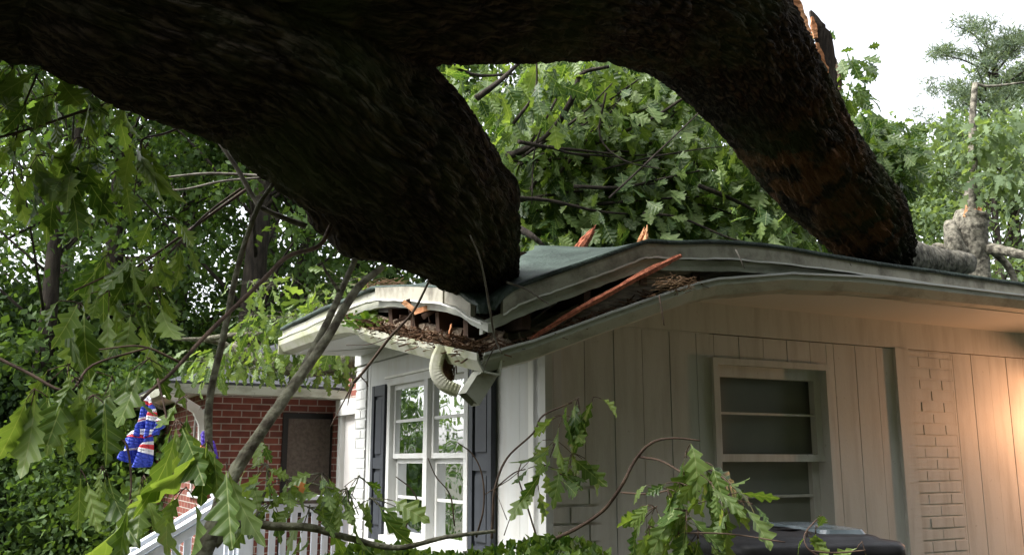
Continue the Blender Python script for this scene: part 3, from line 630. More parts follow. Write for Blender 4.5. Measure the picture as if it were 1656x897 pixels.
# ================================================================== PORCH RAILINGS
def railing(name, label, a, b, zt, zb, n, pst=True, drop=0):
    """a,b plan points; balusters between rails"""
    root = thing(name, label, 'railing', (a[0], a[1], zb - .1)); a = np.array([a[0], a[1], 0]); b = np.array([b[0], b[1], 0]); D = np.array([0, 0, -drop])
    MB().bar(a + Z * zt, b + Z * zt + D, .10, .035).build('top_rail', M['railing'], root)
    MB().bar(a + Z * (zt - .085), b + Z * (zt - .085) + D, .035, .07).build('middle_rail', M['railing'], root)
    MB().bar(a + Z * zb, b + Z * zb + D, .04, .08).build('bottom_rail', M['railing'], root)
    for i in range(n):
        t = (i + .5) / n; p = a * (1 - t) + b * t + D * t; MB().bar(p + Z * (zb + .04), p + Z * (zt - .12), .05, .038, up=V).build('baluster', M['railing'], root)
    if pst:
        for t in (0, 1):
            p = a * (1 - t) + b * t + D * t; MB().bar(p + Z * (zb - .35), p + Z * (zt + (.0 if t == 0 else .0) - .02), .11, .11, up=V).build('post', M['railing'], root)
    return root
p1 = at(402, 744, 8.0)[:2]; p2 = at(585, 744, 8.5)[:2]
zt = at(402, 806, 8.0)[2]
railing('porch_railing', 'long level porch railing with grey-white balusters below the brick wall', p1, p2, zt, zt - .78, 11)
p3 = at(352, 744, 9.2)[:2]
railing('porch_railing', 'short side section of porch railing at the top of the steps', p1 + [-.06, .07], p3, zt - .004, zt - .77, 6, False)
s0 = at(372, 744, 8.7)[:2]; s1 = at(238, 744, 8.2)[:2]
railing('stair_railing', 'front sloping stair railing descending left from the porch', at(356, 744, 8.0)[:2], at(206, 744, 7.5)[:2], at(356, 806, 8)[2] - .05, zt - .80, 8, True, .42)
railing('stair_railing', 'rear sloping stair railing beyond the porch steps', at(356, 744, 9.0)[:2], at(232, 744, 8.6)[:2], zt - .02, zt - .76, 7, True, .40)
st = MB()
fs = Frame(np.array([*at(352, 744, 8.6)[:2], 0]), -np.array([.96, .28, 0]), np.array([.28, -.96, 0]))
for k in range(3): st.box(fs, .0 + k * .28, .28 + k * .28 - .003, -.45, .45, 0, .42 - k * .14)
tag(st.build('porch_steps', M['railing'], loc=fs.O), 'painted wooden porch steps between the two stair railings', 'steps')

# ================================================================== FLAGS
def cloth(name, m, root, tl, tr, bl, br, nx=10, nz=16, amp=.03, name2='cloth'):
    mb = MB(); vs = [[None] * (nx + 1) for _ in range(nz + 1)]
    for i in range(nz + 1):
        for j in range(nx + 1):
            u, v = j / nx, i / nz; p = (tl * (1-u) + tr * u) * (1-v) + (bl * (1-u) + br * u) * v
            k = amp * (.3 + v) * math.sin(u * 11 + v * 3 + 1); vs[i][j] = p + np.array([k * .4, k, amp * .6 * math.sin(v * 9 + u * 4)])
    for i in range(nz):
        for j in range(nx): mb.quad(vs[i][j], vs[i][j+1], vs[i+1][j+1], vs[i+1][j], ((j/nx, 1 - i/nz), ((j+1)/nx, 1 - i/nz), ((j+1)/nx, 1-(i+1)/nz), (j/nx, 1-(i+1)/nz)))
    return mb.build(name2, m, root, smooth=True, solid=.004)
d = 9.0
fl = thing('hanging_flag', 'blue flag with red and white stripes hanging twisted from a pole left of the downspout', 'flag', at(238, 700, d))
cloth('c', M['flag'], fl, at(228, 648, d), at(246, 640, d), at(222, 705, d), at(252, 700, d), amp=.05)
cloth('c', M['flag'], fl, at(200, 706, d - .05), at(250, 690, d), at(196, 742, d - .05), at(238, 756, d), amp=.05)
cloth('c', M['flag'], fl, at(250, 680, d), at(268, 676, d), at(248, 705, d), at(262, 690, d), 5, 6, .03)
MB().bar(at(226, 642, d), at(262, 660, d + .8), .025, .025).build('pole', M['graytwig'], fl)
fl = thing('garden_windsock', 'small purple, pink and orange cloth decoration hanging beside the white downspout', 'windsock', at(333, 720, 9.5))
cloth('c', M['sock'], fl, at(322, 702, 9.5), at(345, 700, 9.5), at(324, 772, 9.5), at(340, 778, 9.5), amp=.05)
cloth('c', mat('violet_cloth', (.05, .03, .32), (.12, .06, .5), 5, .6), fl, at(332, 700, 9.45), at(340, 700, 9.45), at(335, 732, 9.45), at(350, 742, 9.45), 6, 8, .04, name2='hood')
MB().bar(at(333, 700, 9.5), at(332, 664, 9.8), .008, .008).build('cord', M['graytwig'], fl)

# ================================================================== BIN
binc = at(1262, 744, 3.5) * [1, 1, 0]; ang = R(9); bu = np.array([math.cos(ang), math.sin(ang), 0]); bv = np.array([-math.sin(ang), math.cos(ang), 0])
FBN = Frame(binc, bu, -bv)
bn = thing('wheeled_bin', 'black plastic bin with a wet closed lid under the shaded window', 'bin', binc)
zl = at(1275, 879, 3.17)[2]
def rr(fr, s0, s1, d0, d1, z, r=.05, n=4):
    o = []
    for cx, cy, a0 in ((s1 - r, d1 - r, 0), (s0 + r, d1 - r, 90), (s0 + r, d0 + r, 180), (s1 - r, d0 + r, 270)):
        for k in range(n + 1): a = R(a0 + 90 * k / n); o.append(fr.p(cx + r * math.cos(a), cy + r * math.sin(a), z))
    return o
b = MB(); b.loft([rr(FBN, -.24, .24, -.26, .22, .08), rr(FBN, -.27, .27, -.30, .27, zl - .05)], closed=True); b.build('body', M['black'], bn, True)
def bulge(k, z): 
    return rr(FBN, -.30 + k, .30 - k, -.36 + k, .33 - k, z, .07)
b = MB(); b.loft([bulge(.012, zl - .06), bulge(0, zl - .055), bulge(0, zl - .012), bulge(.012, zl), bulge(.05, zl + .003), bulge(.065, zl + .014), bulge(.075, zl + .018), bulge(.20, zl + .024), bulge(.299, zl + .026)], closed=True)
b.build('lid', M['black'], bn, True)
b = MB(); b.loft([rr(FBN, .04, .22, -.26, .20, zl + .016, .03), rr(FBN, .05, .21, -.25, .19, zl + .034, .03)], closed=True); k = rr(FBN, .05, .21, -.25, .19, zl + .034, .03); i0 = len(b.v); b.v += [tuple(p) for p in k]; b.f.append(tuple(range(i0, i0 + len(k)))); b.uv.append(((0, 0),) * len(k))
pl = b.build('lid_panel', mat('wet_lid_panel', (.07, .09, .10), (.16, .19, .21), 8, .2, spec=.5), bn); tag(pl, 'pale wet raised panel')
b = MB(); b.bar(FBN.p(-.28, -.40, zl - .03), FBN.p(.28, -.40, zl - .03), .03, .03); b.build('handle', M['black'], bn)
for s in (-.26, .24):
    b = MB(); c = FBN.p(s, -.27, .1)
    b.loft([[c + bu * t + (bv * math.cos(a) + Z * math.sin(a)) * .1 for a in np.linspace(0, 2 * math.pi, 17)[:-1]] for t in (0, .04)], closed=True); b.build('wheel', M['black'], bn)

# distant shed
sc_ = at(205, 744, 16) * [1, 1, 0]; fs2 = Frame(sc_, np.array([.94, .34, 0]), np.array([.34, -.94, 0]))
shed = thing('garden_shed', 'small dark shed with a grey pitched roof far behind the shrubs', 'shed', sc_)
MB().box(fs2, -.75, .75, -1.6, 0, 0, 1.42).build('wall', mat('shed_boards', (.05, .035, .03), (.1, .07, .055), 5, .9), shed)
m_ = MB(); rid = 1.95
for s in (-1, 1): m_.quad(fs2.p(s * 1.0, .15, 1.36), fs2.p(0, .15, rid), fs2.p(0, -1.8, rid), fs2.p(s * 1.0, -1.8, 1.36))
m_.build('roof', M['slate'], shed, solid=.06)
m_ = MB(); m_.tri(fs2.p(-.75, -.004, 1.42), fs2.p(.75, -.004, 1.42), fs2.p(0, -.004, 1.86)); m_.build('gable', mat('shed_gable', (.05, .035, .03), (.1, .07, .055), 5, .9), shed, solid=.03)
# ================================================================== THE FALLEN OAK
oak_base = np.array([-3.9, 1.6, 0.])
oak = thing('fallen_oak', 'huge fallen oak arching overhead, its two heavy limbs lying on the crushed roof', 'fallen tree', oak_base)
LIMBS = [
 # main stem: from the upper left over the camera, arching across and down onto the roof at the right
 (pth([(-900, 150, 2.5), (-500, -30, 2.6), (-120, -110, 2.75), (250, -85, 2.85), (560, -66, 3.0), (820, -54, 3.25), (1010, -34, 3.6), (1150, 36, 4.0), (1238, 150, 4.4), (1318, 265, 4.75), (1388, 348, 5.05), (1435, 408, 5.4)]),
  [.50, .46, .415, .40, .37, .355, .345, .33, .283, .262, .25, .18]),
 # second limb, down onto the corner
 (pth([(90, -70, 2.8), (250, 5, 2.9), (430, 78, 3.05), (545, 184, 3.25), (634, 256, 3.45), (705, 327, 3.65), (757, 395, 3.85), (792, 455, 4.0), (800, 520, 4.1)]),
  [.33, .36, .365, .355, .355, .31, .22, .12, .08]),
 # swollen collar and knobs on the second limb
 (pth([(575, 320, 3.4), (600, 355, 3.5), (640, 375, 3.6)]), [.13, .13, .14]),
 (pth([(545, 362, 3.4), (590, 380, 3.42), (652, 388, 3.5)]), [.085, .085, .09]),
 (pth([(570, 300, 3.4), (548, 330, 3.4), (528, 352, 3.4), (505, 366, 3.4)]), [.14, .12, .09, .045]),
 (pth([(570, 120, 3.2), (640, 172, 3.4), (722, 242, 3.6), (772, 325, 3.75), (792, 400, 3.95)]), [.12, .165, .17, .17, .11]),
 (pth([(1400, 330, 5.1), (1425, 380, 5.3)]), [.17, .15]),
]
mb = MB()
for P_, r_ in LIMBS: mb.tube(P_, r_, 18, 0, sub=6)
me = bpy.data.meshes.new('tmp'); me.from_pydata(mb.v, [], mb.f); to = bpy.data.objects.new('tmp', me); COL.objects.link(to)
md = to.modifiers.new('r', 'REMESH'); md.mode = 'VOXEL'; md.voxel_size = .0125
ms = to.modifiers.new('s', 'SMOOTH'); ms.iterations = 26; ms.factor = .6
dg = bpy.context.evaluated_depsgraph_get(); ev = to.evaluated_get(dg).to_mesh()
n = len(ev.vertices); co = np.empty(n * 3, np.float32); ev.vertices.foreach_get('co', co); co = co.reshape(-1, 3).astype(float)
no = np.empty(n * 3, np.float32); ev.vertices.foreach_get('normal', no); no = no.reshape(-1, 3).astype(float)
nl = len(ev.loops); li = np.empty(nl, np.int32); ev.loops.foreach_get('vertex_index', li)
faces = [tuple(p.vertices) for p in ev.polygons]
bpy.data.objects.remove(to)
# along / around coordinates from the two stems
def sac(P_, r_, seed):
    Q, Rr = spline(P_, r_, 14); al = np.r_[0, np.cumsum(np.linalg.norm(np.diff(Q, axis=0), axis=1))]
    T = norm(np.gradient(Q, axis=0)); X = norm(np.cross(T, [0, .25, 1.])); Y = np.cross(T, X)
    best = np.full(n, 1e9); idx = np.zeros(n, int)
    for s in range(0, n, 20000):
        dd = np.linalg.norm(co[s:s+20000, None] - Q[None], axis=2) - Rr[None]; idx[s:s+20000] = dd.argmin(1); best[s:s+20000] = dd.min(1)
    v = co - Q[idx]; a = np.arctan2((v * Y[idx]).sum(1), (v * X[idx]).sum(1))
    return best, al[idx] + (v * T[idx]).sum(1), a, Rr[idx]
A1 = sac(*LIMBS[0], 0); A2 = sac(*LIMBS[1], 1); pick = (A2[0] < A1[0])
al = np.where(pick, A2[1] + 20, A1[1]); an = np.where(pick, A2[2], A1[2]); rr_ = np.where(pick, .36, .36)
disp = np.zeros(n)
for i in range(n):
    a_ = an[i]; cx, cy = math.cos(a_) * 5.2, math.sin(a_) * 5.2; s_ = al[i]
    wv = noise.noise((co[i][0] * 3, co[i][1] * 3, co[i][2] * 3))
    r1 = abs(noise.noise((cx * 1.5 + wv, cy * 1.5, s_ * 5.5))); r2 = abs(noise.noise((cx * 3.6, cy * 3.6 + wv, s_ * 15 + 9)))
    disp[i] = (min(r1 * 3, 1) * .024 + min(r2 * 3, 1) * .012) + wv * .022 - .018
co2 = co + no * disp[:, None]
tm = bpy.data.meshes.new('trunk'); tm.from_pydata((co2 - oak_base).tolist(), [], faces)
at_b = tm.attributes.new('bark', 'FLOAT_VECTOR', 'POINT'); at_b.data.foreach_set('vector', np.c_[al * .55, an * .36 * .5 * 1.6, pick * 3.].astype(np.float32).ravel())
pb = at(1300, 262, 4.35); pb2 = at(1395, 380, 4.9)
bare = np.clip(1.5 - np.abs(np.linalg.norm(co - at(1310, 285, 4.5), axis=1)) / .30, 0, 1) + np.clip(1.5 - np.linalg.norm(co - pb2, axis=1) / .22, 0, 1)
at_w = tm.attributes.new('bare', 'FLOAT', 'POINT'); at_w.data.foreach_set('value', np.clip(bare, 0, 1).astype(np.float32))
tm.materials.append(M['bark']); tm.polygons.foreach_set('use_smooth', [True] * len(tm.polygons)); link('trunk', tm, oak)
# log lying past the roof edge and torn bark strips at the top of the arch
mb = MB().tube(pth([(1420, 405, 5.35), (1480, 418, 5.6), (1530, 424, 5.8), (1562, 426, 5.95)]), [.13, .105, .08, .075], 14, .06); mb.build('broken_limb', M['mottled_bark'], oak, True)
def shard(pts, wid, th, m, nm):
    """long torn strip: blade-shaped with thickness"""
    P_, w_ = spline(pth(pts), wid, 5); b = MB(); rows = []
    for i, p in enumerate(P_):
        x = np.array([1, .15, 0]) * w_[i] * (1 + .25 * rnd.uniform(-1, 1)); y = np.array([-.1, 1, .1]) * th; rows.append([p - x - y, p + x - y * .6, p + x * .8 + y, p - x * .8 + y])
    b.loft(rows, closed=True); return b.build(nm, m, oak)
shard([(1340, 165, 4.5), (1338, 120, 4.5), (1332, 70, 4.48), (1322, 40, 4.46), (1311, 18, 4.45)], [.035, .055, .05, .035, .006], .012, M['fartrunk'], 'torn_bark')
shard([(1333, 152, 4.46), (1330, 120, 4.46), (1326, 95, 4.45), (1321, 70, 4.44)], [.015, .034, .026, .008], .010, M['pale_wood'], 'torn_wood')
shard([(1319, 62, 4.43), (1316, 45, 4.43), (1313, 28, 4.43)], [.012, .018, .006], .010, M['pale_wood'], 'torn_wood')
shard([(1317, 118, 4.35), (1312, 100, 4.35), (1308, 85, 4.35)], [.004, .012, .004], .012, M['pale_wood'], 'torn_wood')
shard([(1308, 60, 4.35), (1300, 40, 4.35), (1288, 10, 4.33), (1275, -20, 4.3)], [.014, .022, .025, .02], .02, M['pale_wood'], 'torn_wood')
# --- branches of the fallen crown behind the ridge
mb = MB(); tips = []
BR = [([(800, 262, 6.4), (880, 225, 6.2), (925, 160, 6.0), (940, 120, 6.0), (985, 108, 6)], .030),
 ([(770, 160, 5.6), (810, 130, 5.6), (850, 92, 5.7)], .025), ([(830, 200, 6), (865, 150, 6), (868, 92, 6)], .014),
 ([(820, 250, 6.5), (900, 238, 6.6), (985, 238, 6.8), (1050, 232, 7), (1120, 238, 7.3)], .026),
 ([(812, 265, 6.6), (900, 225, 6.8), (970, 192, 7), (1050, 182, 7.2), (1150, 178, 7.5)], .026),
 ([(850, 250, 6.2), (935, 190, 6.2), (990, 135, 6.2)], .013), ([(900, 205, 7), (955, 175, 7), (1000, 165, 7)], .02),
 ([(1050, 330, 7.2), (1085, 285, 7.2), (1130, 265, 7.3), (1190, 250, 7.5)], .062), ([(925, 333, 6.4), (990, 328, 6.4), (1060, 322, 6.6), (1130, 318, 6.8)], .016),
 ([(1040, 345, 6.3), (1100, 352, 6.4), (1180, 385, 6.4), (1230, 395, 6.4)], .012), ([(830, 365, 5.9), (858, 380, 5.8), (880, 398, 5.8)], .032),
 ([(925, 338, 6.6), (970, 338, 6.6)], .032), ([(900, 160, 6), (866, 235, 6.1), (860, 330, 6.1)], .010), ([(980, 150, 6.1), (970, 220, 6.2), (1010, 260, 6.2), (1080, 275, 6.2)], .009),
 ([(700, 80, 6), (760, 120, 6.2), (830, 120, 6.5)], .02), ([(1130, 300, 6.5), (1200, 330, 6.6), (1290, 380, 6.8)], .02), ([(1000, 240, 6.8), (1060, 300, 6.8), (1100, 380, 6.9)], .02)]
for _ in range(46):
    x0 = rnd.uniform(800, 1000); y0 = rnd.uniform(230, 360); a_ = rnd.uniform(-.95, .25); L_ = rnd.uniform(120, 300); dd_ = rnd.uniform(6.0, 7.2)
    BR.append(([(x0 + L_ * k_ * math.cos(a_) + rnd.uniform(-6, 6), y0 + L_ * k_ * math.sin(a_) + rnd.uniform(-6, 6), dd_ + .3 * k_) for k_ in (0, .35, .7, 1)], rnd.uniform(.008, .018)))
for p, r0 in BR:
    q = pth([(x_, y_, dd_ - .45) for x_, y_, dd_ in p]); mb.tube(q, [r0 * .85, r0 * .35], 7, .08); tips += [q[-1], q[len(q)//2], (q[0] + q[1]) / 2]
mb.build('crown_branches', M['fartrunk'], oak, True)
cs = []
for _ in range(135):
    px_ = rnd.uniform(690, 1345); py_ = rnd.uniform(70, 415); d_ = rnd.uniform(6.3, 9.0)
    cs.append(at(px_, py_, d_))
for t_ in tips:
    for _ in range(2): cs.append(t_ + np.array([rnd.uniform(-.3, .3), rnd.uniform(.1, .6), rnd.uniform(-.3, .2)]))
# dense masses: lower right below the arch, lower middle, under the arch top
for (x0, x1, y0, y1, k) in ((1120, 1330, 230, 400, 42), (830, 1040, 300, 400, 34), (880, 1130, 90, 150, 26), (1330, 1470, 185, 320, 0)):
    for _ in range(k): cs.append(at(rnd.uniform(x0, x1), rnd.uniform(y0, y1), rnd.uniform(6.0, 6.9)))
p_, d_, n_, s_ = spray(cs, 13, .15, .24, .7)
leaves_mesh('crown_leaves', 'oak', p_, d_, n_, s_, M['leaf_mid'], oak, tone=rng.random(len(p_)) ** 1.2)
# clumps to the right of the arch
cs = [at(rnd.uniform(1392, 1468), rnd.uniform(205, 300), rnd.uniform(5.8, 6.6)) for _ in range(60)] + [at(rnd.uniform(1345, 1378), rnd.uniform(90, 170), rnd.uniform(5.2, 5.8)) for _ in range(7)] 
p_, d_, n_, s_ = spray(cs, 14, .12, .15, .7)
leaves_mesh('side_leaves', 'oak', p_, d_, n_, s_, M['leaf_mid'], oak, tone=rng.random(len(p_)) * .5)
mb = MB(); mb.tube(pth([(1352, 180, 5.4), (1358, 130, 5.4), (1350, 95, 5.4)]), [.02, .008], 6, .1); mb.build('side_twig', M['twig'], oak, True); MB().tube(pth([(1400, 330, 5.9), (1425, 260, 6), (1430, 215, 6.1)]), [.03, .01], 6, .1).build('side_twig', M['twig'], oak, True)

# --- hanging leafy branches in the foreground; each is a branch torn from the oak
def leafy(name, label, cat, stems, clusters, wood, size=.15, spread=.09, kind='oak', group=None, lm='leaf', down=.9, seg=8, tone=None):
    loc = at(*stems[0][0][0]); root = thing(name, label, cat, loc, group)
    tw = MB().tube(pth(stems[0][0]), stems[0][1], seg, .10, sub=6)
    for p, r in stems[1:]: MB().tube(pth(p), r, seg, .10, sub=6).build('side_shoot', wood, root, True)
    if clusters:
        P_, D_, N_, S_ = [], [], [], []
        for (x, y, dd, k, *rest) in clusters:
            sz = rest[0] if rest else size; sp = rest[1] if len(rest) > 1 else spread
            c = at(x, y, dd); a, b, c_, s = spray([c], k, sz, sp, down); P_.append(a); D_.append(b); N_.append(c_); S_.append(s)
            for q in a[:: 1]: tw.tube([c + (c - q) * .1 + Z * .02, (c + q) / 2 + Z * .012, q], .0016, 4, 0, sub=2)
        P_, D_, N_, S_ = map(np.concatenate, (P_, D_, N_, S_)); leaves_mesh('leaves', kind, P_, D_, N_, S_, M[lm], root, width=.74, bend=.8, tone=rng.random(len(P_)) if tone is None else tone)
    tw.build('stem', wood, root, True)
    return root
GB = 'torn oak branches hanging in front of the house'
leafy('broken_branch', 'thick lichen-speckled stem leaning right in front of the brick wall up to the oak limb', 'branch',
  [([(322, 905, 2.75), (345, 850, 2.78), (362, 800, 2.8), (390, 745, 2.85), (435, 680, 2.9), (480, 615, 3.0), (530, 545, 3.1), (575, 470, 3.2), (618, 432, 3.3)], [.029, .024, .020, .018, .017, .015, .011]),
   ([(478, 620, 3.0), (520, 540, 3.12), (552, 470, 3.22), (574, 420, 3.3)], [.014, .010]),
   ([(548, 470, 3.2), (528, 440, 3.2), (520, 424, 3.2)], [.006, .004])], [], M['branch'], seg=12)
leafy('broken_branch', 'slender grey stem rising from behind the big leaves to the oak knob', 'branch',
  [([(352, 800, 2.9), (338, 715, 2.95), (340, 640, 3.0), (362, 540, 3.05), (385, 430, 3.1), (415, 340, 3.15), (440, 300, 3.2), (462, 262, 3.2)], [.014, .012, .009, .006])], [], M['branch'])
leafy('broken_branch', 'low knotted branch curving right across the porch railing with oak leaves', 'branch',
  [([(345, 880, 2.78), (372, 852, 2.8), (400, 843, 2.85), (440, 850, 2.9), (500, 852, 2.95), (560, 868, 3.0), (640, 885, 3.05), (720, 868, 3.1), (800, 858, 3.2)], [.017, .014, .012, .009, .006]),
   ([(410, 845, 2.9), (430, 790, 3), (436, 760, 3), (470, 772, 3), (540, 790, 3)], [.005, .003])],
  [(430, 760, 3, 9, .10), (470, 785, 3, 10, .10), (520, 775, 3, 10, .10), (560, 800, 3, 10, .10), (600, 815, 3.05, 8, .11), (440, 820, 3, 8, .10), (500, 830, 3, 8, .1), (425, 715, 3.1, 4, .08), (580, 780, 3, 6, .1), (395, 800, 3, 5, .1)], M['branch'], down=.55)
leafy('broken_branch', 'brown leafy twig slanting from the oak knob down to the big drooping leaves', 'branch',
  [([(535, 365, 3.3), (515, 398, 3.2), (465, 415, 3.1), (420, 458, 3.0), (335, 540, 2.85), (280, 600, 2.75), (235, 640, 2.7), (182, 702, 2.65)], [.008, .008, .006, .004]),
   ([(255, 612, 2.7), (268, 670, 2.66), (280, 760, 2.62)], [.004, .002]), ([(182, 702, 2.65), (205, 720, 2.63), (212, 790, 2.6), (200, 850, 2.6)], [.004, .002]), ([(290, 285+300, 2.75), (230, 560, 2.7), (160, 565, 2.65)], [.004, .002])],
  [(285, 690, 2.5, 5, .17, .03), (335, 725, 2.45, 5, .18, .03), (365, 760, 2.45, 2, .16, .03), (232, 780, 2.55, 3, .17, .03), (212, 820, 2.55, 4, .19, .03), (165, 765, 2.6, 4, .14, .03), (130, 770, 2.65, 2, .13, .03), (300, 650, 2.7, 3, .13), (305, 710, 2.6, 3, .15, .03), (180, 620, 2.7, 4, .14), (240, 590, 2.7, 4, .15), (300, 800, 2.5, 3, .14, .03)], M['twig'], down=1.7)
leafy('broken_branch', 'leafy sprig with large pale oak leaves drooping at the left edge', 'branch',
  [([(-40, 560, 2.6), (40, 600, 2.6), (110, 632, 2.6), (150, 590, 2.65), (240, 562, 2.7)], [.005, .003])],
  [(120, 622, 2.6, 8, .15, .04), (150, 650, 2.6, 6, .15, .05), (55, 640, 2.6, 5, .15, .04), (180, 650, 2.7, 6, .14), (110, 600, 2.7, 5, .12)], M['twig'], down=1.5)
leafy('broken_branch', 'upper left leafy spray of pale oak leaves hanging under the trunk', 'branch',
  [([(330, 170, 3.4), (250, 150, 3.2), (150, 175, 3.1), (60, 205, 3.0), (-30, 230, 2.9)], [.007, .004]), ([(240, 230, 3.2), (225, 260, 3.2), (215, 330, 3.2)], [.004, .002]), ([(60, 120, 3), (30, 200, 3), (20, 300, 3)], [.004, .002])],
  [(20, 115, 3, 8, .15), (70, 120, 3, 7, .15), (120, 130, 3.1, 6, .15), (150, 160, 3.1, 7, .14), (200, 165, 3.1, 6, .13), (40, 210, 3, 7, .14), (15, 290, 2.9, 6, .14), (60, 260, 3, 7, .15), (100, 300, 3, 5, .15), (140, 230, 3.1, 6, .14), (120, 280, 3.05, 7, .15), (90, 160, 3, 6, .14), (10, 180, 3, 6, .15)], M['twig'], down=1.4)
leafy('broken_branch', 'drooping leaf cluster on a thin twig left of the grey forked branch', 'branch',
  [([(330, 190, 3.3), (270, 215, 3.2), (232, 225, 3.1), (228, 250, 3.1)], [.005, .003])],
  [(226, 235, 3.1, 6, .17, .04), (245, 255, 3.1, 3, .13, .03), (150, 245, 3.1, 4, .14), (185, 285, 3.1, 3, .12)], M['twig'], down=1.8)
leafy('broken_branch', 'middle left cluster of oak leaves hanging above the shrubs', 'branch',
  [([(390, 305, 3.4), (330, 350, 3.3), (250, 430, 3.0), (190, 440, 2.9), (120, 470, 2.85)], [.005, .003])],
  [(175, 420, 2.9, 7, .14), (205, 425, 2.9, 7, .15), (240, 425, 2.9, 6, .13), (250, 470, 2.9, 6, .14), (130, 500, 2.8, 6, .15), (175, 480, 2.85, 6, .14), (240, 500, 2.9, 5, .14), (290, 400, 3, 5, .12), (280, 360, 3.1, 4, .12), (215, 520, 2.9, 5, .13)], M['twig'], down=1.4)
leafy('bare_branch', 'pale forked branch running down under the trunk to the oak knob', 'branch',
  [([(225, 145, 3.6), (290, 178, 3.5), (345, 205, 3.45), (352, 225, 3.4), (385, 275, 3.4), (410, 320, 3.4), (430, 340, 3.4), (495, 366, 3.45)], [.006, .007, .009, .009, .012]),
   ([(240, 165, 3.6), (300, 200, 3.5), (350, 230, 3.4)], [.004, .006]), ([(350, 215, 3.4), (400, 225, 3.5), (450, 240, 3.6)], [.005, .003]), ([(408, 225, 3.5), (425, 270, 3.45), (430, 300, 3.45)], [.003, .002])], [], M['graytwig'])
leafy('bare_branch', 'pair of level brown branches crossing behind the forked branch', 'branch',
  [([(260, 288, 4.2), (330, 281, 4.2), (400, 283, 4.2), (480, 290, 4.2)], [.005, .007, .008]), ([(262, 307, 4.1), (300, 306, 4.1), (360, 293, 4.1), (430, 287, 4.1)], [.004, .006])], [], M['graytwig'])
leafy('bare_branch', 'dark twig slanting below the level branches toward the leaves', 'branch', [([(195, 450, 3.3), (260, 405, 3.35), (330, 355, 3.4), (400, 305, 3.5)], [.004, .007])], [], M['twig'])
leafy('hanging_twig', 'thin dead twig dangling from the side gutter over the white wall', 'twig',
  [([(696, 450, 3.7), (668, 504, 3.75), (631, 545, 3.8), (590, 598, 3.85), (572, 618, 3.88)], [.004, .006, .007]), ([(575, 612, 3.88), (555, 650, 3.9), (534, 690, 3.9)], [.004, .002]), ([(572, 618, 3.88), (565, 640, 3.88), (562, 655, 3.88)], [.004, .002]), ([(580, 605, 3.88), (592, 618, 3.88), (595, 625, 3.88)], [.003, .002]),
   ([(667, 504, 3.8), (669, 520, 3.8), (667, 530, 3.8)], [.003, .002]), ([(640, 540, 3.9), (600, 556, 3.9), (560, 558, 3.9)], [.002, .0015])], [], M['twig'])
leafy('hanging_twig', 'long thin vine trailing down the oak limb to the crushed corner', 'twig',
  [([(760, 380, 3.38), (778, 425, 3.42), (792, 500, 3.5), (800, 545, 3.6), (812, 572, 3.6)], [.003, .004, .003]), ([(800, 560, 3.62), (785, 590, 3.62), (780, 610, 3.65)], [.003, .001])], [], M['graytwig'])
leafy('hanging_twig', 'short dark stem sticking out of the front gutter near the bend', 'twig', [([(1066, 478, 3.9), (1070, 500, 3.88), (1074, 526, 3.88)], [.003, .002])], [], M['twig'])
leafy('hanging_twig', 'pale dry twig bent over the lifted front fascia', 'twig', [([(820, 456, 3.7), (850, 467, 3.62), (870, 480, 3.6), (888, 492, 3.6)], [.005, .003])], [], M['graytwig'])
leafy('hanging_twig', 'small curled stem hooked on the fascia right of the bend', 'twig', [([(1190, 404, 4.1), (1198, 420, 4.05), (1204, 434, 4.05)], [.003, .002])], [], M['graytwig'])
leafy('leafy_sapling', 'thin arching sapling with hanging oak leaves before the house corner', 'sapling',
  [([(795, 870, 3.6), (797, 835, 3.6), (800, 790, 3.6), (820, 740, 3.6), (862, 700, 3.6), (878, 672, 3.6), (925, 650, 3.55)], [.005, .003]), ([(800, 790, 3.6), (830, 765, 3.6), (850, 758, 3.6)], [.003, .002]), ([(868, 868, 3.6), (850, 810, 3.6), (838, 770, 3.6), (843, 748, 3.6)], [.004, .002]), ([(815, 865, 3.6), (822, 845, 3.6), (828, 828, 3.6)], [.002, .0015])],
  [(935, 652, 3.5, 6, .11, .06), (960, 650, 3.5, 3, .10, .04), (910, 680, 3.5, 6, .12, .07), (900, 720, 3.5, 7, .12, .08), (925, 740, 3.5, 7, .12, .08), (880, 760, 3.5, 6, .12, .06), (870, 790, 3.5, 4, .11, .05), (905, 775, 3.5, 4, .1, .05)], M['twig'], down=.7)
leafy('leafy_sapling', 'arched brown sapling stem with a drooping mass of oak leaves over the bin', 'sapling',
  [([(893, 872, 3.4), (930, 855, 3.38), (975, 825, 3.35), (1005, 785, 3.3), (1028, 742, 3.3), (1055, 715, 3.28), (1090, 708, 3.25), (1132, 712, 3.25)], [.007, .0065, .0055, .003]),
   ([(1035, 738, 3.3), (1070, 745, 3.2), (1110, 768, 3.1)], [.005, .003]), ([(1005, 796, 3.3), (1050, 798, 3.2), (1090, 790, 3.1)], [.004, .003]), ([(1100, 765, 3.1), (1150, 760, 3.05), (1200, 800, 3.0)], [.004, .002]), ([(1060, 862, 3), (1170, 862, 2.95), (1270, 876, 2.9)], [.003, .002])],
  [(1110, 740, 3.1, 5, .12, .06), (1135, 755, 3.05, 7, .13, .07), (1100, 790, 3.05, 7, .13, .08), (1080, 800, 3.05, 7, .13, .08), (1150, 790, 3.0, 7, .13, .08), (1060, 830, 3.0, 7, .12, .08), (1110, 835, 3, 7, .12, .08), (1165, 815, 3, 7, .12, .08), (1200, 820, 3.0, 5, .12, .06), (1050, 860, 3, 5, .12), (1130, 870, 3, 6, .12), (1090, 870, 3, 6, .12)], M['twig'], down=.75)
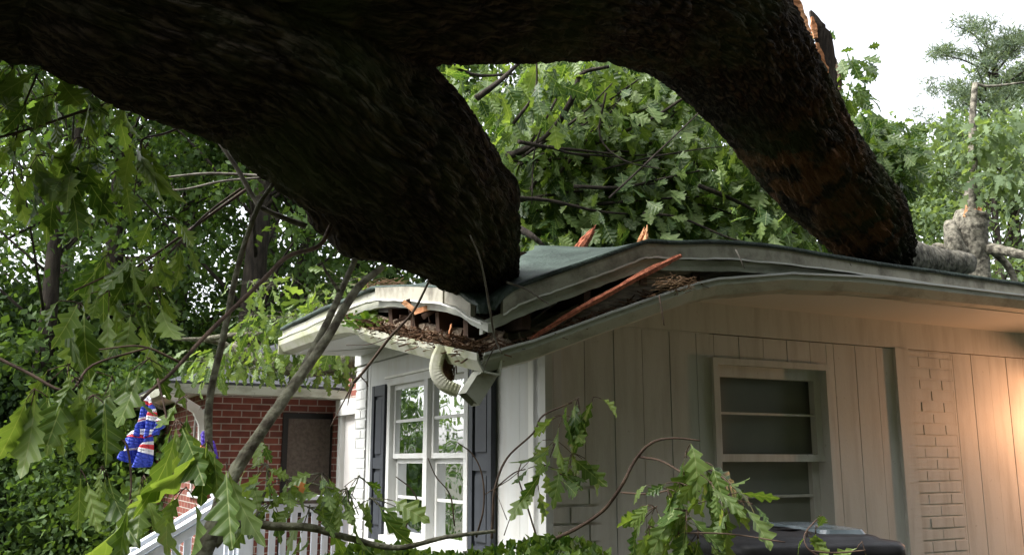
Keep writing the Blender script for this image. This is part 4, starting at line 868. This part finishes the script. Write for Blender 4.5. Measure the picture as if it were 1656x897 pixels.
leafy('leafy_sapling', 'small leafy tip resting across the black bin lid', 'sapling',
  [([(1330, 902, 2.9), (1306, 885, 2.9), (1302, 862, 2.92), (1328, 832, 2.95)], [.003, .002]), ([(1310, 890, 2.9), (1350, 893, 2.9), (1400, 889, 2.9)], [.003, .002])],
  [(1305, 868, 2.92, 3, .07, .02), (1320, 860, 2.9, 2, .06, .02), (1395, 886, 2.9, 2, .10, .02)], M['twig'], down=.4)
leafy('bare_sapling', 'bare thin saplings standing in front of the white sash window', 'sapling',
  [([(652, 870, 3.5), (660, 840, 3.5), (675, 815, 3.5), (665, 790, 3.5), (640, 770, 3.5)], [.004, .002]), ([(770, 868, 3.5), (782, 820, 3.5), (780, 770, 3.5), (765, 735, 3.5), (740, 715, 3.5)], [.004, .002]), ([(735, 850, 3.5), (728, 800, 3.5), (705, 770, 3.5), (692, 740, 3.5)], [.003, .002]), ([(782, 800, 3.5), (830, 770, 3.5), (870, 730, 3.5)], [.002, .001]), ([(820, 840, 3.5), (800, 790, 3.5)], [.0015, .001])], [], M['twig'])
# single dead orange leaf and green weeds in the gutter
p = at(490, 797, 2.95); tag(leaves_mesh('dead_leaf', 'oaklow', np.array([p]), np.array([[-.3, -.2, 1.]]), np.array([[0., -1, .2]]), np.array([.05]), M['orange_leaf'], loc=p, width=1.3), 'single orange dead leaf caught above the porch railing', 'leaf')
cs = [at(rnd.uniform(566, 612), rnd.uniform(512, 528), rnd.uniform(4.9, 5.1)) for _ in range(22)] + [at(rnd.uniform(600, 625), rnd.uniform(522, 528), 4.8) for _ in range(4)]
p_, d_, n_, s_ = spray(cs, 6, .05, .03, -.3); tag(leaves_mesh('gutter_weeds', 'mid', p_, d_, n_, s_, M['hedge'], loc=cs[0]), 'fresh green weeds sprouting from the side gutter', 'weeds', kind='stuff')
# gutter debris
mb = MB(); q_ = dens(gL, 10); sg = [a for a, _ in q_]; zg_ = [b for _, b in q_]
def strand(c, L, w, down=0):
    a = rnd.uniform(0, 6.28); t = np.array([math.cos(a) * L, math.sin(a) * L * .6, rnd.uniform(-.4, .4) * L - down]); mb.bar(c, c + t, w, w * .6)
for _ in range(900):
    s = rnd.uniform(.05, 1.75); z = float(np.interp(s, sg, zg_)); strand(EL.p(s, rnd.uniform(-.10, .0), z + rnd.uniform(-.03, .045) * (1 if s < 1.4 else .6)), rnd.uniform(.02, .09), rnd.uniform(.003, .010))
for _ in range(420):
    s = rnd.uniform(.05, 1.15); z = float(np.interp(s, [a for a, _ in gR], [b for _, b in gR])); strand(ER.p(s, rnd.uniform(-.10, -.01), z + rnd.uniform(-.02, .02)), rnd.uniform(.02, .07), rnd.uniform(.003, .009))
for _ in range(240): strand(at(rnd.gauss(722, 5), rnd.uniform(548, 612), 4.0), .01, rnd.uniform(.003, .009), rnd.uniform(.02, .06))
tag(mb.build('gutter_debris', M['debris'], loc=EL.p(.8, 0, 2.0)), 'rotted leaves and pine straw spilling out of the broken gutter', 'debris', kind='stuff')
mb = MB()
for _ in range(240):
    s = rnd.uniform(.05, 1.7); z = float(np.interp(s, sg, zg_)); strand(EL.p(s, rnd.uniform(-.08, .01), z + rnd.uniform(-.02, .05)), rnd.uniform(.03, .10), rnd.uniform(.0015, .003))
for _ in range(110): strand(at(rnd.uniform(590, 650), rnd.uniform(456, 470), 4.9), rnd.uniform(.04, .1), .003)
for _ in range(90): strand(at(rnd.uniform(1060, 1125), 470 - (rnd.random()) * 22, 4.0), rnd.uniform(.02, .08), .003)
tag(mb.build('pine_straw', M['straw'], loc=EL.p(.8, 0, 2.0)), 'dry pine straw strewn along the torn eave', 'debris', kind='stuff')
# fallen branches with leaves lying on the wing's eave
leafy('fallen_limb', 'lichen covered limb lying along the gutter of the brick wing among leaves', 'branch',
  [([(280, 548, 8.9), (350, 552, 9.1), (400, 580, 9.2), (470, 592, 9.2), (540, 600, 9.1), (600, 610, 9)], [.012, .045, .045, .04]), ([(380, 560, 9.2), (440, 588, 9.0), (500, 600, 9), (570, 582, 8.8)], [.05, .06, .07]), ([(330, 548, 9), (400, 540, 9), (480, 545, 9)], [.03, .02])],
  [(rnd.uniform(330, 570), rnd.uniform(560, 605), rnd.uniform(8.7, 9.3), 12, .13, .25) for _ in range(34)] + [(rnd.uniform(400, 600), rnd.uniform(440, 560), rnd.uniform(8, 9.5), 10, .15, .3) for _ in range(30)], M['branch'], kind='oaklow')

# ================================================================== BROKEN TREE, PINE, FOREST
def crown(cx, cy, z0, z1, rad, nclump, nleaf, clump_r, seed, shape=.5, kind='far', size=.16):
    g = np.random.default_rng(seed); k = nclump
    t = g.random(k) ** .9; zc = z0 + (z1 - z0) * t; rr = rad * np.sqrt(np.clip(1 - np.abs((t - shape) / max(shape, 1 - shape)) ** 2.2, .05, 1)) * (.35 + .75 * g.random(k) ** .5)
    a = g.random(k) * 6.283; c = np.c_[cx + np.cos(a) * rr, cy + np.sin(a) * rr, zc]
    idx = np.repeat(np.arange(k), nleaf); off = g.normal(size=(len(idx), 3)) * clump_r * (.6 + .8 * g.random(k))[idx][:, None] * [1, 1, .55]
    pos = c[idx] + off; d = rdir(len(idx), g) + [0, 0, -.35]; tone = np.clip(g.random(k)[idx] * .5 + g.random(len(idx)) * .5, 0, 1)
    return c, pos, d, rdir(len(idx), g) + [0, 0, .6], size * (.6 + .8 * g.random(len(idx))), tone, g
def tree(label, x, y, h, rad, z0, m, nclump=90, nleaf=130, clump=.5, size=.17, trunk_r=.2, lean=(0, 0), kind='far', shape=.5, name='forest_tree', group='trees behind the house', wood='fartrunk', cat='tree'):
    seed = int(abs(x * 131 + y * 17)) + 3; q = random.Random(seed); root = thing(name, label, cat, (x, y, -.1), group)
    base = np.array([x, y, -.1]); top = base + np.array([lean[0], lean[1], h * .93]); T = MB(); pts = [base + (top - base) * t + np.array([q.uniform(-.15, .15), q.uniform(-.15, .15), 0]) * (t > 0) for t in (0, .15, .35, .55, .75, 1)]
    T.tube(pts, [trunk_r * 1.25, trunk_r, trunk_r * .8, trunk_r * .6, trunk_r * .35, .03], 10, .05, sub=3); T.build('trunk', M[wood], root, True)
    c, pos, d, n_, s_, tn, g = crown(x + lean[0] * .6, y + lean[1] * .6, z0, h, rad, nclump, nleaf, clump, seed, shape, kind, size)
    Bm = MB()
    for i in range(0, len(c), 3):
        t = np.clip((c[i][2] - .8) / h * .85, .05, .92); s0 = base + (top - base) * t; e = c[i]; Bm.tube([s0, (s0 + e) / 2 + [0, 0, q.uniform(-.1, .35)], e], [trunk_r * .22 * (1.1 - t), .008], 5, 0, sub=3)
    Bm.build('limbs', M[wood], root, True)
    leaves_mesh('crown', kind, pos, d, n_, s_, M[m], root, tone=tn, g=g)
    return root
def xy(px, d): p = at(px, 744, d); return float(p[0]), float(p[1])
sides = [
 # px, depth, h, rad, z0, mat, clumps, leaves, size, trunk, label
 (10, 14.5, 10.5, 2.8, 2.8, 'leaf_far', 95, 120, .17, .17, 'leaning dark trunked tree nearest the left edge'),
 (-150, 15, 12, 3.4, 1.5, 'leaf_far', 130, 120, .19, .25, 'broad leafy tree cut by the left edge of the view'),
 (160, 17, 13, 3.2, 3.2, 'leaf_far', 130, 120, .19, .24, 'tall tree with open crown behind the blue flag'),
 (265, 21, 15, 3.6, 3.5, 'leaf_dark', 140, 120, .22, .3, 'dark tall tree left of the brick wing'),
 (375, 15.5, 13, 3.0, 3.4, 'leaf_far', 130, 120, .18, .26, 'thick straight trunked tree behind the brick wing roof'),
 (480, 18, 13, 3.2, 2.5, 'leaf_far', 130, 120, .19, .2, 'mid green tree just left of the heavy oak limb'),
 (590, 21, 13, 3.4, 2.5, 'leaf_dark', 130, 110, .2, .22, 'dark tree hidden mostly by the heavy oak limb'),
 (90, 26, 17, 4.4, 2.0, 'leaf_dark', 170, 110, .26, .3, 'distant dark tree filling the gap at the far left'),
 (420, 28, 17, 4.4, 2.0, 'leaf_dark', 170, 110, .26, .3, 'distant dark tree above the brick wing'),
 (760, 17, 11, 3.0, 2.6, 'leaf_far', 130, 120, .18, .2, 'leafy tree seen under the middle of the arch'),
 (900, 21, 12, 3.6, 2.5, 'leaf_hazed', 140, 120, .2, .2, 'pale green tree behind the fallen crown, left of centre'),
 (1040, 18, 10.5, 3.2, 2.2, 'leaf_far', 130, 120, .19, .2, 'mid green tree behind the splintered roof peak'),
 (1180, 22, 11, 3.6, 2.5, 'leaf_hazed', 140, 120, .21, .22, 'pale tree behind the right foot of the arch'),
 (1330, 24, 10.2, 3.2, 2.5, 'leaf_far', 130, 110, .22, .22, 'tree just behind the right descending limb'),
 (1440, 27, 11.6, 2.4, 2.5, 'leaf_hazed', 120, 110, .21, .2, 'thin topped pale tree between the arch and the pine'),
 (1530, 23, 8.6, 2.6, 2.2, 'leaf_hazed', 130, 120, .19, .2, 'low pale tree behind the snapped trunk'),
 (1640, 19, 8.6, 2.6, 2.2, 'leaf_hazed', 130, 120, .17, .2, 'pale leafy tree at the right edge below the pine'),
 (1760, 22, 11, 3.4, 2.2, 'leaf_hazed', 130, 120, .2, .2, 'tree cut by the right edge of the view'),
]
for (px_, d_, h_, r_, z0, m_, nc, nlf, sz, tr_, lab) in sides:
    x, y = xy(px_, d_); tree(lab, x, y, h_, r_, z0, m_, int(nc * .62), int(nlf * 1.35), .40 * r_ / 3.2, sz * .66, tr_, lean=((1.0, 0) if px_ == 10 else (rnd.uniform(-.6, .6), 0)))
# understorey at the left: rounded dark shrubs
for px_, d_, h_, r_, m_, lab in ((-40, 15, 3.0, 2.1, 'leaf_dark', 'large dark shrub in the bottom left corner'), (70, 18, 3.8, 2.2, 'leaf_dark', 'dark shrub left of the blue flag'), (150, 17.5, 2.3, 1.5, 'leaf_dark', 'low dark shrub in front of the shed'), (255, 14, 2.8, 1.5, 'leaf_far', 'green shrub right behind the blue flag'), (20, 17, 4.5, 2.2, 'leaf_dark', 'tall thicket shrub behind the left shrubs'), (205, 24, 5, 2.4, 'leaf_far', 'tall green shrub behind the shed'), (120, 22, 5, 2.4, 'leaf_dark', 'dark thicket shrub far beyond the lawn'), (300, 22, 4.5, 2.4, 'leaf_dark', 'dark thicket shrub beside the brick wing')):
    x, y = xy(px_, d_); tree(lab, x, y, h_, r_, .15, m_, int(70 * r_), 230, .3 * r_ / 1.3, .055 + .022 * r_, .05, name='shrub', group='shrubs along the left', shape=.35, cat='shrub')
# unseen trees round the camera mirror in glass; dense right ones added for shade
for x, y, h_, r_, z0, lab in ((-13, -2, 11, 3.0, 3, 'tree far to the left of the house'), (-9, -12, 12, 3.4, 2, 'tree at the back of the yard'), (-2.5, -9, 11, 3.4, 1, 'tree in the middle of the yard'), (3, -6.5, 11, 3.4, .6, 'dense unseen tree added to shade the wall it faces'), (8, -4.5, 11, 3.6, .6, 'dense unseen tree added for shade right of the yard'), (11.5, .5, 10, 3.4, .5, 'dense unseen tree added for shade past the end of the house'), (6, -11, 13, 4, .6, 'tall unseen tree added for shade far back on the right'), (5.5, -2.5, 9, 2.4, 1.2, 'smaller unseen tree added for shade nearest the bin')):
    tree('leafy yard ' + lab, x, y, h_, r_, z0, 'leaf_dark', 190, 95, .8, .36, .22, name='unseen_yard_tree', group='trees in the front yard')
# tall pine on the right
def pine():
    x, y = xy(1668, 20); q = random.Random(5); root = thing('pine_tree', 'tall pine with feathery blue-green needles above the snapped trunk', 'pine', (x, y, -.1))
    htop = at(1600, 55, 20)[2]; base = np.array([x, y, -.1]); top = np.array([x + .1, y, htop - .3]); T = MB().tube([base, base + (top - base) * .5 + [.1, 0, 0], top], [.2, .15, .04], 10, .04); T.build('trunk', M['fartrunk'], root, True)
    tuft, Bm = [], MB()
    zl_ = at(1600, 330, 20)[2]
    for i in range(46):
        t = i / 45; z = zl_ + (htop - zl_) * t; L = 2.4 * (1 - t * .6) * q.uniform(.6, 1.1); a = q.random() * 6.283
        s0 = np.array([x, y, z - .35]); e = np.array([x + math.cos(a) * L, y + math.sin(a) * L, z + q.uniform(-.1, .4)]); mid_ = (s0 + e) / 2 + [0, 0, q.uniform(.0, .25)]
        Bm.tube([s0, mid_, e], [.03, .008], 5)
        for k in range(7):
            u = q.uniform(.45, 1.05); c_ = s0 * (1-u)**2 + 2 * mid_ * u * (1-u) + e * u * u; tuft.append(c_ + np.array([q.uniform(-.25, .25), q.uniform(-.25, .25), q.uniform(-.05, .2)]))
    Bm.build('limbs', M['fartrunk'], root, True)
    g = np.random.default_rng(6); c = np.array(tuft); idx = np.repeat(np.arange(len(c)), 60); pos = c[idx] + g.normal(size=(len(idx), 3)) * [.10, .10, .06]
    d_ = rdir(len(idx), g) + [0, 0, .3]; leaves_mesh('crown', 'far', pos, d_, rdir(len(idx), g), .14 * (.7 + .6 * g.random(len(idx))), M['needle'], root, width=.16, tone=g.random(len(idx)), g=g)
pine()
# snapped tree on the right
root = thing('snapped_tree', 'pale barked trunk snapped off beyond the roof with a slim stem still rising from it', 'tree', at(1575, 744, 9.5) * [1, 1, 0])
D = 9.5; mb = MB(); mb.tube([at(1590, 744, D) * [1, 1, 0], at(1585, 560, D), at(1578, 450, D), at(1572, 400, D), at(1570, 362, D), at(1572, 345, D)], [.2, .17, .13, .145, .175, .15], 16, .13); mb.build('trunk', M['mottled_bark'], root, True)
mb = MB(); mb.tube([at(1572, 400, D), at(1562, 420, D), at(1545, 402, D - .1), at(1538, 370, D - .1), at(1535, 362, D)], [.09, .12, .10, .07, .05], 10, .08); mb.tube([at(1560, 425, D), at(1520, 400, D), at(1508, 402, D)], [.09, .05, .03], 8, .08); mb.tube([at(1585, 400, D), at(1620, 405, D - .2), at(1665, 415, D - .4), at(1720, 430, D - .4)], [.07, .05, .03], 8, .08); mb.tube([at(1600, 400, D), at(1630, 430, D), at(1645, 465, D)], [.04, .03], 8, .08); mb.build('limbs', M['mottled_bark'], root, True)
mb = MB(); mb.tube([at(1572, 350, D), at(1568, 320, D), at(1572, 290, D), at(1574, 240, D), at(1573, 190, D), at(1577, 135, D)], [.055, .06, .045, .05, .035, .03], 9, .06); mb.tube([at(1577, 135, D), at(1600, 140, D), at(1660, 133, D)], [.02, .01], 6, .1); mb.build('stem', M['mottled_bark'], root, True)
mb = MB()
for _ in range(9): a0 = at(1572 + rnd.uniform(-10, 16), 352, D + rnd.uniform(-.1, .05)); mb.tube([a0, a0 + [rnd.uniform(-.02, .06), 0, rnd.uniform(.06, .14)]], [.045, .006], 5, .3, sub=1)
mb.build('torn_wood', M['pale_wood'], root)
cs = [at(rnd.uniform(1590, 1690), rnd.uniform(190, 235), rnd.uniform(9, 10)) for _ in range(28)] + [at(rnd.uniform(1590, 1650), rnd.uniform(270, 300), rnd.uniform(9, 10)) for _ in range(18)]+ [at(rnd.uniform(1540, 1580), rnd.uniform(215, 250), rnd.uniform(9, 10)) for _ in range(10)]
p_, d_, n_, s_ = spray(cs, 10, .13, .22, .6); leaves_mesh('leaves', 'oaklow', p_, d_, n_, s_, M['leaf_hazed'], root)

# hedge in the foreground and the lawn
g = np.random.default_rng(21); N = 15000; u = g.random(N)
hx = -.95 + 1.65 * u; top = .10 * np.sin(hx * 3 + 1) * .3
ax = np.where(g.random(N) < .65, 1.0, g.random(N)); hy = 3.35 + (g.random(N) - .5) * .8
edge = np.clip(1 - ((hx + .12) / .86) ** 4, 0, 1)
ztop = 1.238 + .025 * np.sin(hx * 9) + .02 * np.sin(hy * 11 + hx * 5) - .5 * (1 - edge) - .25 * ((hy - 3.35) / .45) ** 4
hz = ztop - g.random(N) ** 2 * .5
pos = np.c_[hx, hy, hz]; d_ = rdir(N, g) * .8 + [0, 0, .9]
hd = thing('hedge', 'clipped low green hedge in front of the house corner', 'hedge', (-.1, 3.35, 0))
leaves_mesh('foliage', 'far', pos, d_, rdir(N, g), .028 * (.6 + .8 * g.random(N)), M['hedge'], hd, width=1.1, g=g)
mb = MB()
for _ in range(60):
    x = rnd.uniform(-.9, .6); y = rnd.uniform(3.05, 3.65); mb.tube([(x, y, 0), (x + rnd.uniform(-.1, .1), y + rnd.uniform(-.1, .1), .6), (x + rnd.uniform(-.15, .15), y + rnd.uniform(-.1, .1), 1.1)], [.008, .004], 4, sub=2)
mb.build('stems', M['twig'], hd)
g = np.random.default_rng(31); N = 42000; x = -22 + 22 * g.random(N); y = 5 + 22 * g.random(N); keep = (np.abs(x) < y * .75 + 1.5); x, y = x[keep], y[keep]; N = len(x)
zz = np.array([ground_z(a, b) if abs(a) < 20 and abs(b) < 20 else -.03 for a, b in zip(x, y)])
tag(leaves_mesh('grass', 'far', np.c_[x, y, zz], np.c_[g.normal(size=(N, 2)) * .35, np.ones(N)], rdir(N, g), .10 * (.5 + g.random(N)), M['hedge'], width=.25, g=g), 'short green lawn grass', 'grass', kind='stuff')
